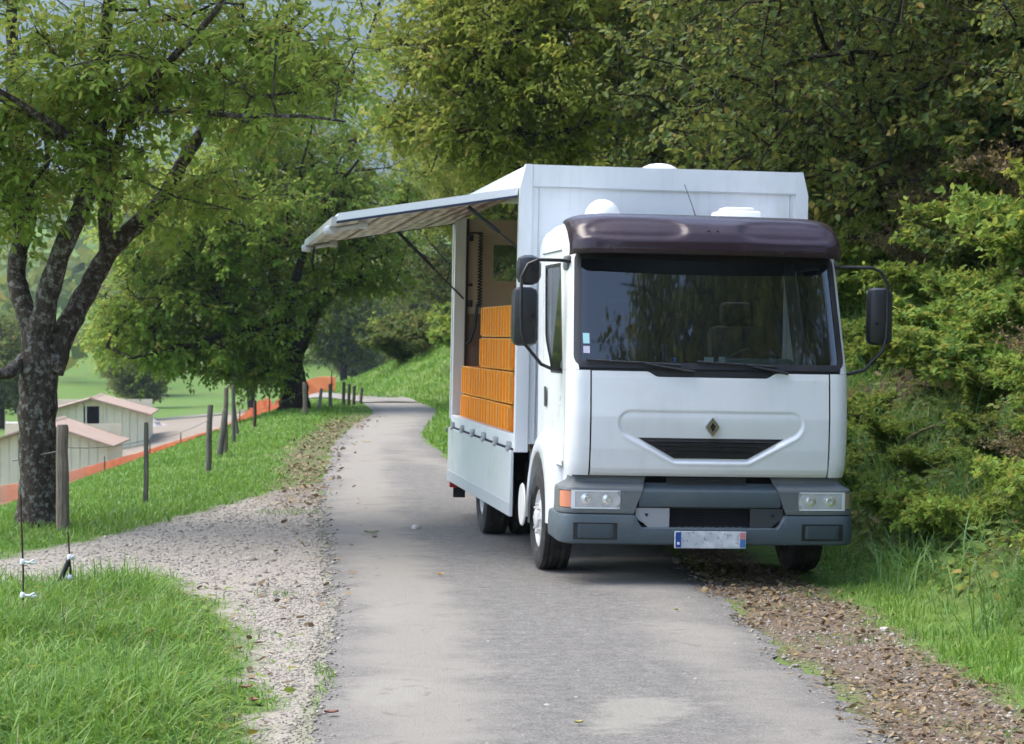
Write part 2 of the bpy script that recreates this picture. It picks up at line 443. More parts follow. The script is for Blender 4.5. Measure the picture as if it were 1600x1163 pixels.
def build_road():
    ys = np.concatenate([np.arange(-40, 4, 1.0), np.arange(4, 30, .12), np.arange(30, 62.01, .4)])
    nc = 26; V = []; dust = []; patch = []
    for y in ys:
        l = RL(y) + .05 * math.sin(y * 11.3 + 2 * math.sin(y * 4.1)) + .08 * vnoise(np.array(y * 1.0), np.array(3.0), 2.2, 71) + .05 * vnoise(np.array(y), np.array(8.), 7, 72)
        r = RR(y) + .07 * math.sin(y * 9.1 + 2 * math.sin(y * 5.3)) + .10 * vnoise(np.array(y * 1.0), np.array(13.0), 1.9, 73) + .06 * vnoise(np.array(y), np.array(5.), 7, 74)
        t = np.linspace(0, 1, nc); x = l + (r - l) * t
        z = base_h(x, np.full(nc, y)) + .008 - .022 * (np.maximum(0, 1 - t / .06) + np.maximum(0, 1 - (1 - t) / .06))
        V.append(np.stack([x, np.full(nc, y), z], 1))
        tr = np.exp(-((x - l - .55) / .38) ** 2) + .55 * np.exp(-((r - x - .5) / .35) ** 2)
        dust.append(tr)
        def blob(px, py, rx, ry):
            X0, Y0 = gp(px, py); return np.exp(-(((x - X0) / rx) ** 2 + ((y - Y0) / ry) ** 2) ** 1.5)
        patch.append(blob(612, 1083, .26, .55) + .9 * blob(1010, 1110, .30, .42) + .7 * blob(960, 1140, .22, .3) + .55 * blob(610, 960, .26, .9) + .4 * blob(585, 700, .3, 2.5) + .4 * blob(560, 800, .3, 3))
    V = np.array(V); R = len(ys)
    i = np.arange(R * nc).reshape(R, nc)
    Fq = np.stack([i[:-1, :-1], i[:-1, 1:], i[1:, 1:], i[1:, :-1]], -1).reshape(-1, 4)
    me = np_mesh('road', V.reshape(-1, 3), [Fq], {'dust': np.array(dust).ravel(), 'patch': np.array(patch).ravel()}, smooth=True)
    mat = asphalt_material()
    tag(link('road', me, mat), kind='structure')
    # the far bend
    P = [LANE2[0]]
    for k in range(len(LANE2) - 1):
        for t in np.linspace(0, 1, 7)[1:]: P.append(LANE2[k] * (1 - t) + LANE2[k + 1] * t)
    P = np.array(P)
    for _ in range(6): P[1:-1] = (P[:-2] + 2 * P[1:-1] + P[2:]) / 4
    T = np.gradient(P, axis=0); T /= np.linalg.norm(T, axis=1)[:, None]; Nn = np.stack([T[:, 1], -T[:, 0]], 1)
    V = []
    for k in range(len(P)):
        for s in np.linspace(-1, 1, 9):
            q = P[k] + Nn[k] * s * (.75 + .45 * min(1, k / 8)); V.append((q[0], q[1], gz(q[0], q[1]) + .03 + .02 * (1 - abs(s))))
    i = np.arange(len(P) * 9).reshape(len(P), 9)
    Fq = np.stack([i[:-1, :-1], i[:-1, 1:], i[1:, 1:], i[1:, :-1]], -1).reshape(-1, 4)
    n = len(V)
    me = np_mesh('road_bend', V, [Fq], {'dust': np.full(n, .6), 'patch': np.zeros(n)}, smooth=True)
    tag(link('road_bend', me, mat), kind='structure')
build_ground(); build_road()

# far mountain across the valley
def mountain_material():
    m, nt, N, L, b = nmat('wooded_mountain')
    p = geo_pos(N)
    n1 = noise(N, L, .004, 6, .65, p); n2 = noise(N, L, .05, 5, .7, p)
    c = ramp(N, L, n2.outputs[0], [(.3, (.018, .035, .014)), (.55, (.04, .065, .022)), (.75, (.08, .095, .035))]).outputs[0]
    rk = ramp(N, L, n1.outputs[0], [(.56, 0.0), (.68, .5)]).outputs[0]
    c = mixc(N, L, rk, c, (.22, .20, .18))
    L.new(c, b.inputs['Base Color']); sset(b, rough=1, spec=.1)
    bump(N, L, b, n2.outputs[0], 1, 8)
    return m
def build_mountain():
    xs = np.linspace(-3600, 2400, 110); ts = np.linspace(0, 1, 50)
    X, Tt = np.meshgrid(xs, ts)
    Yy = 1250 + 2600 * Tt + .0 * X
    ridge = 620 + 130 * vnoise(X, Tt * 0, .0021, 81) + 60 * vnoise(X, Yy, .006, 82)
    Z = -20 + ridge * sstep(0, 1, Tt) ** .8 + 40 * vnoise(X, Yy, .012, 83) * Tt
    V = np.stack([X.ravel(), Yy.ravel(), Z.ravel()], 1)
    i = np.arange(X.size).reshape(X.shape)
    Fq = np.stack([i[:-1, :-1], i[:-1, 1:], i[1:, 1:], i[1:, :-1]], -1).reshape(-1, 4)
    tag(link('mountain', np_mesh('mountain', V, [Fq], smooth=True), mountain_material()), kind='structure')
build_mountain()
# ------------------------------------------------------------------ the lorry
WHITE = plain('white_body_paint', (.78, .79, .80), .33, coat=.25, vary=.08, scale=1.5, grime=(.48, .45, .40), gscale=1.3, gamt=.2, streak=.12)
BOXW = plain('white_box_panel', (.74, .76, .78), .42, vary=.08, scale=1.2, grime=(.45, .43, .38), gscale=1.1, gamt=.25, streak=.25)
SKIRT = plain('brushed_aluminium_flap', (.62, .65, .67), .45, metal=.25, vary=.2, scale=2.5, grime=(.36, .34, .31), gscale=1.7, gamt=.4)
BUMP = plain('blue_grey_bumper_plastic', (.070, .096, .112), .55, vary=.3, scale=4, grime=(.14, .14, .13), gscale=2.5, gamt=.35, bmp=.08)
HOUS = plain('grey_headlight_housing', (.135, .15, .155), .5, vary=.25, scale=4, grime=(.22, .21, .2), gscale=3, gamt=.3)
BLACK = plain('black_plastic', (.014, .014, .016), .48, vary=.3, scale=8, grime=(.06, .055, .05), gscale=3, gamt=.35)
MIRR = plain('black_mirror_housing', (.022, .023, .026), .42, vary=.3, scale=5, grime=(.07, .07, .07), gscale=3, gamt=.3)
RUBBER = plain('tyre_rubber', (.022, .021, .020), .85, vary=.3, scale=10, grime=(.12, .105, .09), gscale=5, gamt=.45, bmp=.1)
DARK = plain('underbody_dark', (.012, .012, .012), .8, vary=.4)
STEEL = plain('galvanised_steel', (.45, .46, .47), .42, metal=.8, vary=.25, scale=9)
RIM = plain('white_wheel_paint', (.58, .58, .57), .45, vary=.25, scale=7, grime=(.2, .17, .14), gscale=6, gamt=.6)
CHROME = plain('chrome', (.72, .74, .76), .12, metal=1, vary=.05)
BEIGE = plain('beige_inner_lining', (.46, .37, .27), .7, vary=.2, scale=2.2, grime=(.26, .19, .13), gscale=2, gamt=.4)
BROWN = plain('brown_kick_lining', (.19, .135, .105), .75, vary=.3, scale=3)
SEAT = plain('grey_seat_cloth', (.028, .031, .034), .9, vary=.3, scale=14)
DASH = plain('grey_green_dashboard', (.16, .20, .20), .65, vary=.2, scale=6)
PAPER = plain('white_paper', (.78, .79, .78), .7, vary=.06)
BLUE = plain('blue_plate_band', (.012, .07, .30), .5, vary=.1)
RED = plain('red_lamp', (.42, .02, .015), .25, vary=.2)
ORANGE_L = plain('orange_lamp', (.70, .27, .16), .2, vary=.25, scale=12)

def glass_mat(name, tint, gl_rough=.02, base=.04, dif=0.0, dcol=(.1, .1, .1)):
    m, nt, N, L, b = nmat(name)
    N.remove(b)
    tr = N.new('ShaderNodeBsdfTransparent'); tr.inputs[0].default_value = (*tint, 1)
    gl = N.new('ShaderNodeBsdfGlossy'); gl.inputs['Roughness'].default_value = gl_rough
    fr = N.new('ShaderNodeFresnel'); fr.inputs[0].default_value = 1.5
    k = math_(N, L, 'ADD', fr.outputs[0], base, True)
    mx = N.new('ShaderNodeMixShader'); L.new(k, mx.inputs[0]); L.new(gl.outputs[0], mx.inputs[2])
    if dif > 0:
        df = N.new('ShaderNodeBsdfDiffuse'); df.inputs[0].default_value = (*dcol, 1)
        nz = noise(N, L, 5, 5, .7, objc(N)); r = ramp(N, L, nz.outputs[0], [(.3, dif * .7), (.7, min(1, dif * 1.3))])
        m2 = N.new('ShaderNodeMixShader'); L.new(r.outputs[0], m2.inputs[0])
        L.new(tr.outputs[0], m2.inputs[1]); L.new(df.outputs[0], m2.inputs[2]); L.new(m2.outputs[0], mx.inputs[1])
    else: L.new(tr.outputs[0], mx.inputs[1])
    L.new(mx.outputs[0], N['Material Output'].inputs[0]); MATS[name] = m; return m
GLASS = glass_mat('windscreen_glass', (.36, .43, .43), .02, .06, .02, (.30, .32, .34))
SGLASS = glass_mat('side_glass', (.55, .62, .58), .02, .02)
LENS = glass_mat('lamp_lens', (.92, .93, .93), .03, .08, .45, (.84, .86, .87))
VISOR = glass_mat('tinted_sun_visor', (.17, .10, .13), .20, .0, .55, (.055, .032, .042))
def awning_under_mat():
    m, nt, N, L, b = nmat('awning_underside')
    tc = objc(N)
    w = node(N, 'ShaderNodeTexWave', wave_type='BANDS', bands_direction='X'); L.new(tc, w.inputs[0])
    w.inputs['Scale'].default_value = 2.2; w.inputs['Distortion'].default_value = 6.0; w.inputs['Detail'].default_value = 3; w.inputs['Detail Scale'].default_value = 1.6
    r = ramp(N, L, w.outputs[0], [(.1, (.17, .135, .10)), (.4, (.36, .30, .24)), (.9, (.52, .45, .37))])
    L.new(r.outputs[0], b.inputs['Base Color']); sset(b, rough=.35, metal=.35)
    bump(N, L, b, w.outputs[0], .5, .05); return m
def plate_mat():
    m, nt, N, L, b = nmat('worn_number_plate')
    tc = objc(N)
    a = noise(N, L, 9, 3, .5, tc); c = noise(N, L, 26, 4, .7, tc)
    r = ramp(N, L, a.outputs[0], [(.40, 0.0), (.58, .7)]).outputs[0]
    r2 = ramp(N, L, c.outputs[0], [(.54, 0.0), (.64, .8)]).outputs[0]
    x = mixc(N, L, r, (.72, .73, .74), (.40, .44, .50)); x = mixc(N, L, r2, x, (.16, .18, .20))
    L.new(x, b.inputs['Base Color']); sset(b, rough=.4); return m

lorry = thing('box_lorry', 'white box lorry with side awning raised, parked on the narrow lane', 'lorry', (1.524, 17.3, -.012), (0, math.radians(1.15), math.radians(8.0)))
def pt(u, w, r, bow, f, off=0.0):
    """plan outline of the front end: u runs from the left flank over the nose to the right flank"""
    a = w - r; s = 1 if u >= 0 else -1; q = abs(u)
    if q < a:
        x, y = q, bow * (q / a) ** 2; nx, ny = 2 * bow * q / a / a, -1
        k = math.hypot(nx, ny); nx /= k; ny /= k
    elif q < a + r * math.pi / 2:
        p = (q - a) / r; x = a + r * math.sin(p); y = bow + r * (1 - math.cos(p)); nx, ny = math.sin(p), -math.cos(p)
    else:
        x, y = w, bow + r + q - a - r * math.pi / 2; nx, ny = 1, 0
    return (s * (x + nx * off), y + f + ny * off)
CZ = [.82, .90, 1.05, 1.30, 1.60, 1.66, 2.62, 2.70, 2.78, 2.84]
CF = [.055, .02, .004, .0, .025, .035, .345, .385, .47, .60]
CW = [1.10, 1.115, 1.12, 1.12, 1.12, 1.118, 1.08, 1.07, 1.03, .95]
def cab(u, z, off=0.0):
    f = np.interp(z, CZ, CF); w = np.interp(z, CZ, CW)
    x, y = pt(u, w, .13, .05, f, off); return (x, y, z)
def patch(mb, fn, rows, uL, uR, nc, off=0.0):
    """row-wise patch of a surface; uL/uR may depend on the row"""
    G = []
    for z in rows:
        a = uL(z) if callable(uL) else uL; b = uR(z) if callable(uR) else uR
        G.append([fn(a + (b - a) * j / nc, z, off) for j in range(nc + 1)])
    return mb.grid(G)
def lin(a, b, n): return [a + (b - a) * i / n for i in range(n + 1)]
def rounded_extent(z, z0, z1, h0, h1, r):
    """half width of a rounded trapezoid at height z"""
    t = (z - z0) / (z1 - z0); h = h0 + (h1 - h0) * t
    d = min(z - z0, z1 - z)
    return h - (r - math.sqrt(max(0, r * r - (r - min(d, r)) ** 2)))
def corner_rows(z0, z1, r, n=12):
    c = [r * (1 - math.cos(math.pi / 2 * i / 5)) for i in range(6)]
    return sorted(set([z0 + d for d in c] + [z1 - d for d in c] + lin(z0 + r, z1 - r, n)))

# --- cab body
cabm = thing('cab', None, None)
cabm.parent = lorry
# front panel with pressed recess round the badge
POLY = [(-.635, 1.253), (.635, 1.253), (.625, 1.235), (.27, 1.048), (-.27, 1.048), (-.625, 1.235)]
def sdf(x, z):
    n = len(POLY); d = 1e9; s = 1.0
    for i in range(n):
        ax, az = POLY[i]; bx, bz = POLY[i - 1]
        ex, ez = bx - ax, bz - az; wx, wz = x - ax, z - az
        t = max(0, min(1, (wx * ex + wz * ez) / (ex * ex + ez * ez)))
        d = min(d, math.hypot(wx - ex * t, wz - ez * t))
        c1, c2, c3 = z >= az, z < bz, ex * wz > ez * wx
        if (c1 and c2 and c3) or (not c1 and not c2 and not c3): s = -s
    return s * d - .088
mb = MB(); G = []
for z in lin(.845, 1.652, 92):
    top = .0
    row = []
    for j in range(171):
        u = -.94 + 1.88 * j / 170
        zz = z
        if z > 1.60:                                   # dip under the wipers
            dip = .040 * (sstep(.52, .42, abs(u)))
            zz = z - dip * (z - 1.60) / .052
        s = sdf(u, zz)
        lowk = float(sstep(1.30, 1.05, zz)); dsp = -(.007 + .022 * lowk) * float(sstep(.008, -.010 - .012 * lowk, s)) + .006 * lowk * math.exp(-((s - .018) / .010) ** 2) - .006 * (1 - lowk) * math.exp(-(s / .008) ** 2)
        dsp -= .012 * float(sstep(.865, .845, zz))
        row.append(cab(u, zz, dsp))
    G.append(row)
mb.grid(G)
fp = mb.build('front_panel', WHITE, cabm, 60)
# grille under the badge
def trap(z): return .29 + (.585 - .29) * (z - .985) / (1.145 - .985)
gr = MB(); rows = lin(.985, 1.142, 10)
patch(gr, cab, rows, lambda z: -trap(z), lambda z: trap(z), 30, -.0215)
grille = gr.build('grille', BLACK, cabm, 40)
for k, z in enumerate((1.012, 1.047, 1.082, 1.117)):
    s_ = MB(); h = trap(z) - .03
    s_.grid([[cab(-h + 2 * h * j / 24, z + dz, o) for j in range(25)] for dz, o in ((-.011, -.0215), (-.002, -.006), (.008, -.0215))])
    s_.build('grille_slat', BLACK, grille, 20)
# badge: hollow diamond
bd = MB(); cx, cz = 0.0, 1.232
def dia(w, h, y): return [(cx, y, cz + h), (cx + w, y, cz + h * .12), (cx + w, y, cz - h * .12), (cx, y, cz - h), (cx - w, y, cz - h * .12), (cx - w, y, cz + h * .12)]
yb = .004
R0, R1, R2, R3 = dia(.055, .078, yb + .022), dia(.050, .073, yb - .022), dia(.020, .036, yb - .022), dia(.016, .030, yb + .010)
o_ = [R0, R1, R2, R3]
vs = sum(o_, []); fs = []
for k in range(3):
    for j in range(6):
        a = k * 6 + j; b_ = k * 6 + (j + 1) % 6; fs.append((a, b_, b_ + 6, a + 6))
bd.add(vs, fs); badge = bd.build('badge', plain('dark_chrome', (.42, .46, .48), .18, metal=1, vary=.05), cabm, 10)
bi = MB(); bi.add(dia(.047, .069, yb - .001), [(0, 1, 2, 3, 4, 5)]); bi.build('badge_backing', BLACK, badge, 0)
# corner panels and doors
for s in (-1, 1):
    mb = MB(); patch(mb, cab, lin(.845, 1.655, 14), s * .952, s * 1.245, 14)
    mb.build('corner_panel', WHITE, cabm, 60)
    lm = MB()                                           # narrow vent mark on the corner
    patch(lm, cab, lin(.885, .94, 2), s * 1.275, s * 1.325, 2, .004); lm.build('side_marker', HOUS, cabm, 20)
    # pillar beside the screen
    rows = corner_rows(1.682, 2.60, .09)
    hole = lambda z: rounded_extent(z, 1.682, 2.60, 1.075, 1.035, .09)
    mb = MB(); patch(mb, cab, [1.657] + rows[1:] + [2.62], lambda z: s * (hole(min(max(z, 1.70), 2.58))), s * 1.25, 8)
    mb.build('windscreen_pillar', WHITE, cabm, 60)
    # door skin with window opening
    dr = MB(); u0, u1 = 1.256, 2.33
    wz0, wz1 = 1.62, 2.50
    def wl(z):
        return 1.36 + .10 * (z - wz0) / (wz1 - wz0)
    def wr(z):
        return 2.24 - .30 * float(sstep(1.95, 1.62, z))
    patch(dr, cab, lin(.90, wz0, 10), s * u0, s * u1, 14)
    patch(dr, cab, lin(wz0, wz1, 16), s * u0, lambda z: s * wl(z), 3)
    patch(dr, cab, lin(wz0, wz1, 16), lambda z: s * wr(z), s * u1, 4)
    patch(dr, cab, lin(wz1, 2.60, 3), s * u0, s * u1, 14)
    door = dr.build('door', WHITE, cabm, 60)
    gl = MB(); patch(gl, cab, lin(wz0 + .002, wz1 - .002, 12), lambda z: s * (wl(z) + .002), lambda z: s * (wr(z) - .002), 10, -.006)
    gl.build('side_window', SGLASS, door, 60)
    sl = MB()
    for (z0, z1, a, b_) in ((wz0, wz0 + .03, 1.0, 0), (wz1 - .025, wz1, 1.0, 0)):
        patch(sl, cab, lin(z0, z1, 2), lambda z: s * wl(z), lambda z: s * wr(z), 10, .003)
    patch(sl, cab, lin(wz0, wz1, 14), lambda z: s * wl(z), lambda z: s * (wl(z) + .028), 1, .0035)
    patch(sl, cab, lin(wz0, wz1, 14), lambda z: s * (wr(z) - .028), lambda z: s * wr(z), 1, .0035)
    sl.build('window_seal', BLACK, door, 60)
    hd = MB(); patch(hd, cab, lin(1.34, 1.50, 4), s * 2.10, s * 2.22, 4, .012); hd.build('door_handle', BLACK, door, 60)
    it = MB()                                             # inner trim
    patch(it, cab, lin(.95, wz0, 4), s * u0, s * u1, 10, -.03); patch(it, cab, lin(wz0, wz1, 8), s * u0, lambda z: s * (wl(z) + .01), 2, -.03)
    patch(it, cab, lin(wz0, wz1, 8), lambda z: s * (wr(z) - .01), s * 2.62, 4, -.03); patch(it, cab, lin(wz1, 2.60, 2), s * u0, s * 2.62, 8, -.03)
    it.build('door_trim', plain('grey_door_trim', (.05, .055, .058), .7), door, 50)
    # quarter panel behind the door
    mb = MB(); patch(mb, cab, lin(.90, 2.60, 20), s * 2.337, s * 2.62, 4); mb.build('rear_quarter_panel', WHITE, cabm, 60)
# screen, its black surround and the cowl
rows = corner_rows(1.684, 2.598, .09)
gl = MB(); patch(gl, cab, rows, lambda z: -rounded_extent(z, 1.684, 2.598, 1.073, 1.033, .09), lambda z: rounded_extent(z, 1.684, 2.598, 1.073, 1.033, .09), 40, -.004)
screen = gl.build('windscreen', GLASS, cabm, 80)
sb = MB()
for s in (-1, 1):
    patch(sb, cab, rows, lambda z: s * (rounded_extent(z, 1.684, 2.598, 1.073, 1.033, .09) + .012), lambda z: s * (rounded_extent(z, 1.684, 2.598, 1.073, 1.033, .09) - .045), 3, .003)
patch(sb, cab, lin(1.675, 1.725, 3), -1.04, 1.04, 40, .004); patch(sb, cab, lin(2.52, 2.605, 3), -1.0, 1.0, 40, .004)
sb.build('windscreen_seal', BLACK, screen, 60)
cw = MB(); patch(cw, cab, lin(1.60, 1.69, 3), -1.02, 1.02, 30, -.012); cw.build('cowl', BLACK, cabm, 50)
for (x0, x1) in ((-.15, -.98), (.60, -.12)):
    w_ = MB()
    w_.tube([cab(x0, 1.655, .02), cab(x0 + (x1 - x0) * .35, 1.70, .035), cab(x0 + (x1 - x0) * .5, 1.725, .03)], [.014, .009, .007], 6)
    w_.tube([cab(x0 + (x1 - x0) * t, 1.70 + .035 * t, .022) for t in lin(.12, 1, 8)], .009, 5)
    w_.build('wiper', BLACK, cabm)
st = MB(); patch(st, cab, lin(1.86, 1.94, 1), -1.0, -.95, 2, .002); st.build('windscreen_sticker', plain('pale_blue_sticker', (.40, .66, .70), .6), screen, 0)
st = MB(); patch(st, cab, lin(1.785, 1.84, 1), -1.0, -.95, 2, .002); st.build('windscreen_sticker', plain('lilac_sticker', (.55, .50, .62), .6), screen, 0)
# roof
rf = MB(); G = []
for z, inset in ((2.60, 0), (2.66, .0), (2.72, .0), (2.78, .0), (2.82, .0), (2.845, .0)):
    G.append([cab(u, z) for u in lin(-2.62, 2.62, 60)])
G.append([(x * .6, .8 + (y - .8) * .55, 2.885) for (x, y, z) in G[-1]])
G.append([(x * .02, .8 + (y - .8) * .3, 2.895) for (x, y, z) in G[-1]])
rf.grid(G); roof = rf.build('roof', WHITE, cabm, 50)
for s in (-1, 1):
    g = MB(); g.tube([cab(s * u, 2.60, .004) for u in lin(1.4, 2.35, 10)], .006, 5); g.build('rain_gutter', HOUS, roof)
bk = MB(); bk.box((0, 1.735, 1.75), (2.0, .04, 1.75), .01); bk.build('back_wall', plain('cab_back_lining', (.045, .05, .05), .8), cabm, 20)
hl_ = MB(); hl_.grid([[cab(u, z, -.03) for u in lin(-2.6, 2.6, 40)] for z in (2.60, 2.70, 2.80)] + [[(x_, y_, 2.80) for x_, y_ in [(0, .9)] * 41]]); hl_.build('roof_lining', plain('dark_roof_lining', (.06, .06, .062), .8), cabm, 30)
fl = MB(); fl.box((0, .98, .93), (2.08, 1.48, .06)); fl.build('floor', DARK, cabm, 0)
# sun visor
vz = MB(); G = []
sec = [(.30, 2.885), (.18, 2.855), (.06, 2.80), (-.02, 2.73), (-.055, 2.66), (-.065, 2.60), (-.055, 2.565)]
for k in range(25):
    t = k / 24 * (len(sec) - 1); i = min(int(t), len(sec) - 2); w_ = t - i
    y0 = sec[i][0] * (1 - w_) + sec[i + 1][0] * w_; z0 = sec[i][1] * (1 - w_) + sec[i + 1][1] * w_
    row = []
    for j in range(101):
        u = -1.21 + 2.42 * j / 100
        sc = 0
        for c in (-.60, .62):                              # pressed hollows either side
            q = ((abs(u - c) / .40) ** 3 + (abs(z0 - 2.755) / .075) ** 3)
            sc = max(sc, float(sstep(1.25, .6, q)))
        x, y = pt(u, 1.085, .20, .07, .14 + y0, -.030 * sc)
        zz = z0 - .05 * max(0, (abs(u) - .75) / .4) ** 2 * (1 if k < 14 else .3)
        row.append((x, y, zz))
    G.append(row)
vz.grid(G); visor = vz.build('sun_visor', VISOR, cabm, 50, solid=.006)
for x in (-.03, .04):
    b_ = MB(); b_.lathe([(0, -.012), (.012, -.010), (.014, 0), (.014, .01)], (x, .145, 2.745), 'Y', 10); b_.build('visor_bolt', STEEL, visor)
# things on the cab roof
dm = MB(); dm.lathe([(.145 * math.cos(a), .145 * math.sin(a) + .03) for a in lin(0, math.pi / 2, 10)] + [], (-.73, .92, 2.85), 'Z', 28)
dm.lathe([(.15, -.03), (.15, .03), (.145, .032)], (-.73, .92, 2.85), 'Z', 28); dm.build('roof_dome', plain('white_dome_plastic', (.82, .82, .81), .35, vary=.05), cabm)
hv = MB(); hv.box((.455, 1.25, 2.93), (.36, .35, .09), .03); hv.box((.455, 1.25, 2.985), (.25, .25, .04), .018); hv.build('roof_hatch', MATS['white_dome_plastic'], cabm)
an = MB(); an.tube([(.12, 1.2, 2.87), (.09, 1.3, 3.03), (.05, 1.42, 3.20)], [.006, .004, .003], 5); an.build('antenna', BLACK, cabm)
hn = MB(); hn.lathe([(.012, 0), (.02, .03), (.045, .075), (.04, .075), (.0, .05)], (-.86, .50, 2.80), 'Y', 12); hn.build('roof_horn', HOUS, cabm)
# interior
ds = MB(); ds.box((0, .48, 1.57), (2.0, .50, .26), .06); ds.box((.48, .60, 1.70), (.62, .26, .13), .05); ds.build('dashboard', DASH, cabm)
for c_, d_ in (((.04, .34, 1.735), (.07, .03, .07)), ((.15, .36, 1.735), (.045, .03, .08))):
    pp = MB(); pp.box(c_, d_); pp.build('dashboard_paper', PAPER, cabm, 0)
bb = MB(); bb.box((-.235, .36, 1.735), (.05, .04, .05), .01); bb.build('dashboard_clip', BLUE, cabm)
for sx in (-.50, .52):
    seat = MB(); seat.box((sx, 1.02, 1.30), (.52, .52, .18), .06)
    so = seat.build('seat', SEAT, cabm)
    bk_ = MB(); bk_.box((sx, 1.36, 1.68), (.50, .16, .70), .07, Matrix.Rotation(math.radians(-10), 3, 'X')); bk_.build('seat_back', SEAT, so)
    hr = MB(); hr.box((sx, 1.45, 2.13), (.28, .12, .20), .05); hr.build('headrest', SEAT, so)
sw = MB(); R_ = Matrix.Rotation(math.radians(-38), 3, 'X')
sw.tube([Vector((.50, .80, 1.70)) + R_ @ Vector((.225 * math.cos(a), .225 * math.sin(a), 0)) for a in lin(0, 2 * math.pi, 28)], .016, 6, False)
for a in (0, 2.1, 4.2): sw.tube([Vector((.50, .80, 1.70)), Vector((.50, .80, 1.70)) + R_ @ Vector((.22 * math.cos(a), .22 * math.sin(a), 0))], .016, 5)
sw.tube([(.50, .80, 1.70), (.50, .66, 1.52)], .035, 8); sw.build('steering_wheel', BLACK, cabm)

# --- mirrors
def mirror(s):
    M_ = thing('mirror', None, None); M_.parent = cabm
    X = 1.41 if s < 0 else 1.44
    ar = MB()
    ar.tube([(s * 1.07, .42, 2.50), (s * 1.15, .38, 2.505), (s * (X - .08), .36, 2.505), (s * (X + .0), .36, 2.47), (s * (X + .05), .365, 2.37), (s * (X + .05), .36, 2.1), (s * (X + .045), .355, 1.95), (s * (X + .02), .36, 1.85), (s * (X - .12), .38, 1.69), (s * 1.20, .42, 1.655), (s * 1.08, .44, 1.645)], .014, 7)
    ar.build('mirror_arm', BLACK, M_)
    fb = MB(); fb.box((s * 1.085, .46, 1.645), (.06, .12, .17), .02); fb.build('mirror_bracket', HOUS, M_)
    fb = MB(); fb.box((s * 1.07, .50, 2.49), (.07, .16, .12), .025); fb.build('mirror_bracket', HOUS, M_)
    h = MB(); h.box((s * (X + .01), .44, 2.06 if s < 0 else 2.12), (.205, .15, .46), .055); hm = h.build('mirror_housing', MIRR, M_)
    g = MB(); g.box((s * (X + .01), .517, 2.06 if s < 0 else 2.12), (.17, .006, .41), .002); g.build('mirror_glass', CHROME, hm)
    kb = MB(); kb.lathe([(0, .0), (.012, .002), (.014, .012)], (s * (X - .04), .355, 2.06), 'Y', 10); kb.build('mirror_bolt', BLACK, hm)
    if s < 0:
        w = MB(); w.box((-(X - .015), .44, 2.425), (.20, .14, .235), .07); w2 = w.build('wide_angle_mirror', MIRR, M_)
        kb = MB(); kb.lathe([(0, .0), (.012, .002), (.014, .012)], (-(X - .045), .365, 2.43), 'Y', 10); kb.build('mirror_bolt', BLACK, w2)
mirror(-1); mirror(1)

# --- wings over the front wheels and cab steps
AX, RT = 1.25, .415
for s in (-1, 1):
    wg = MB(); G = []
    for a in lin(-.12, math.pi + .05, 26):
        ro, lip = .62 + .12 * math.exp(-((a - 2.2) / .6) ** 2), .56
        c_, s2 = math.cos(a), math.sin(a)
        G.append([(s * .84, AX + c_ * .51, .45 + s2 * .51), (s * 1.165, AX + c_ * .51, .45 + s2 * .51), (s * 1.18, AX + c_ * .53, .45 + s2 * .53), (s * 1.165, AX + c_ * (ro - .02), .45 + s2 * (ro - .02)), (s * 1.12, AX + c_ * (ro + .03), .45 + s2 * (ro + .035)), (s * 1.05, AX + c_ * (ro + .03), .45 + s2 * (ro + .05))])
    wg.grid(G); wg.build('wing', WHITE, cabm, 50)
    sp = MB(); sp.prism([(.10, .50), (.60, .50), (.60, .60), (.72, .86), (.60, 1.0), (.20, 1.0), (.20, .84), (.10, .72)], 'X', s * .98, s * 1.06)
    sp.build('step_panel', WHITE, cabm, 20)

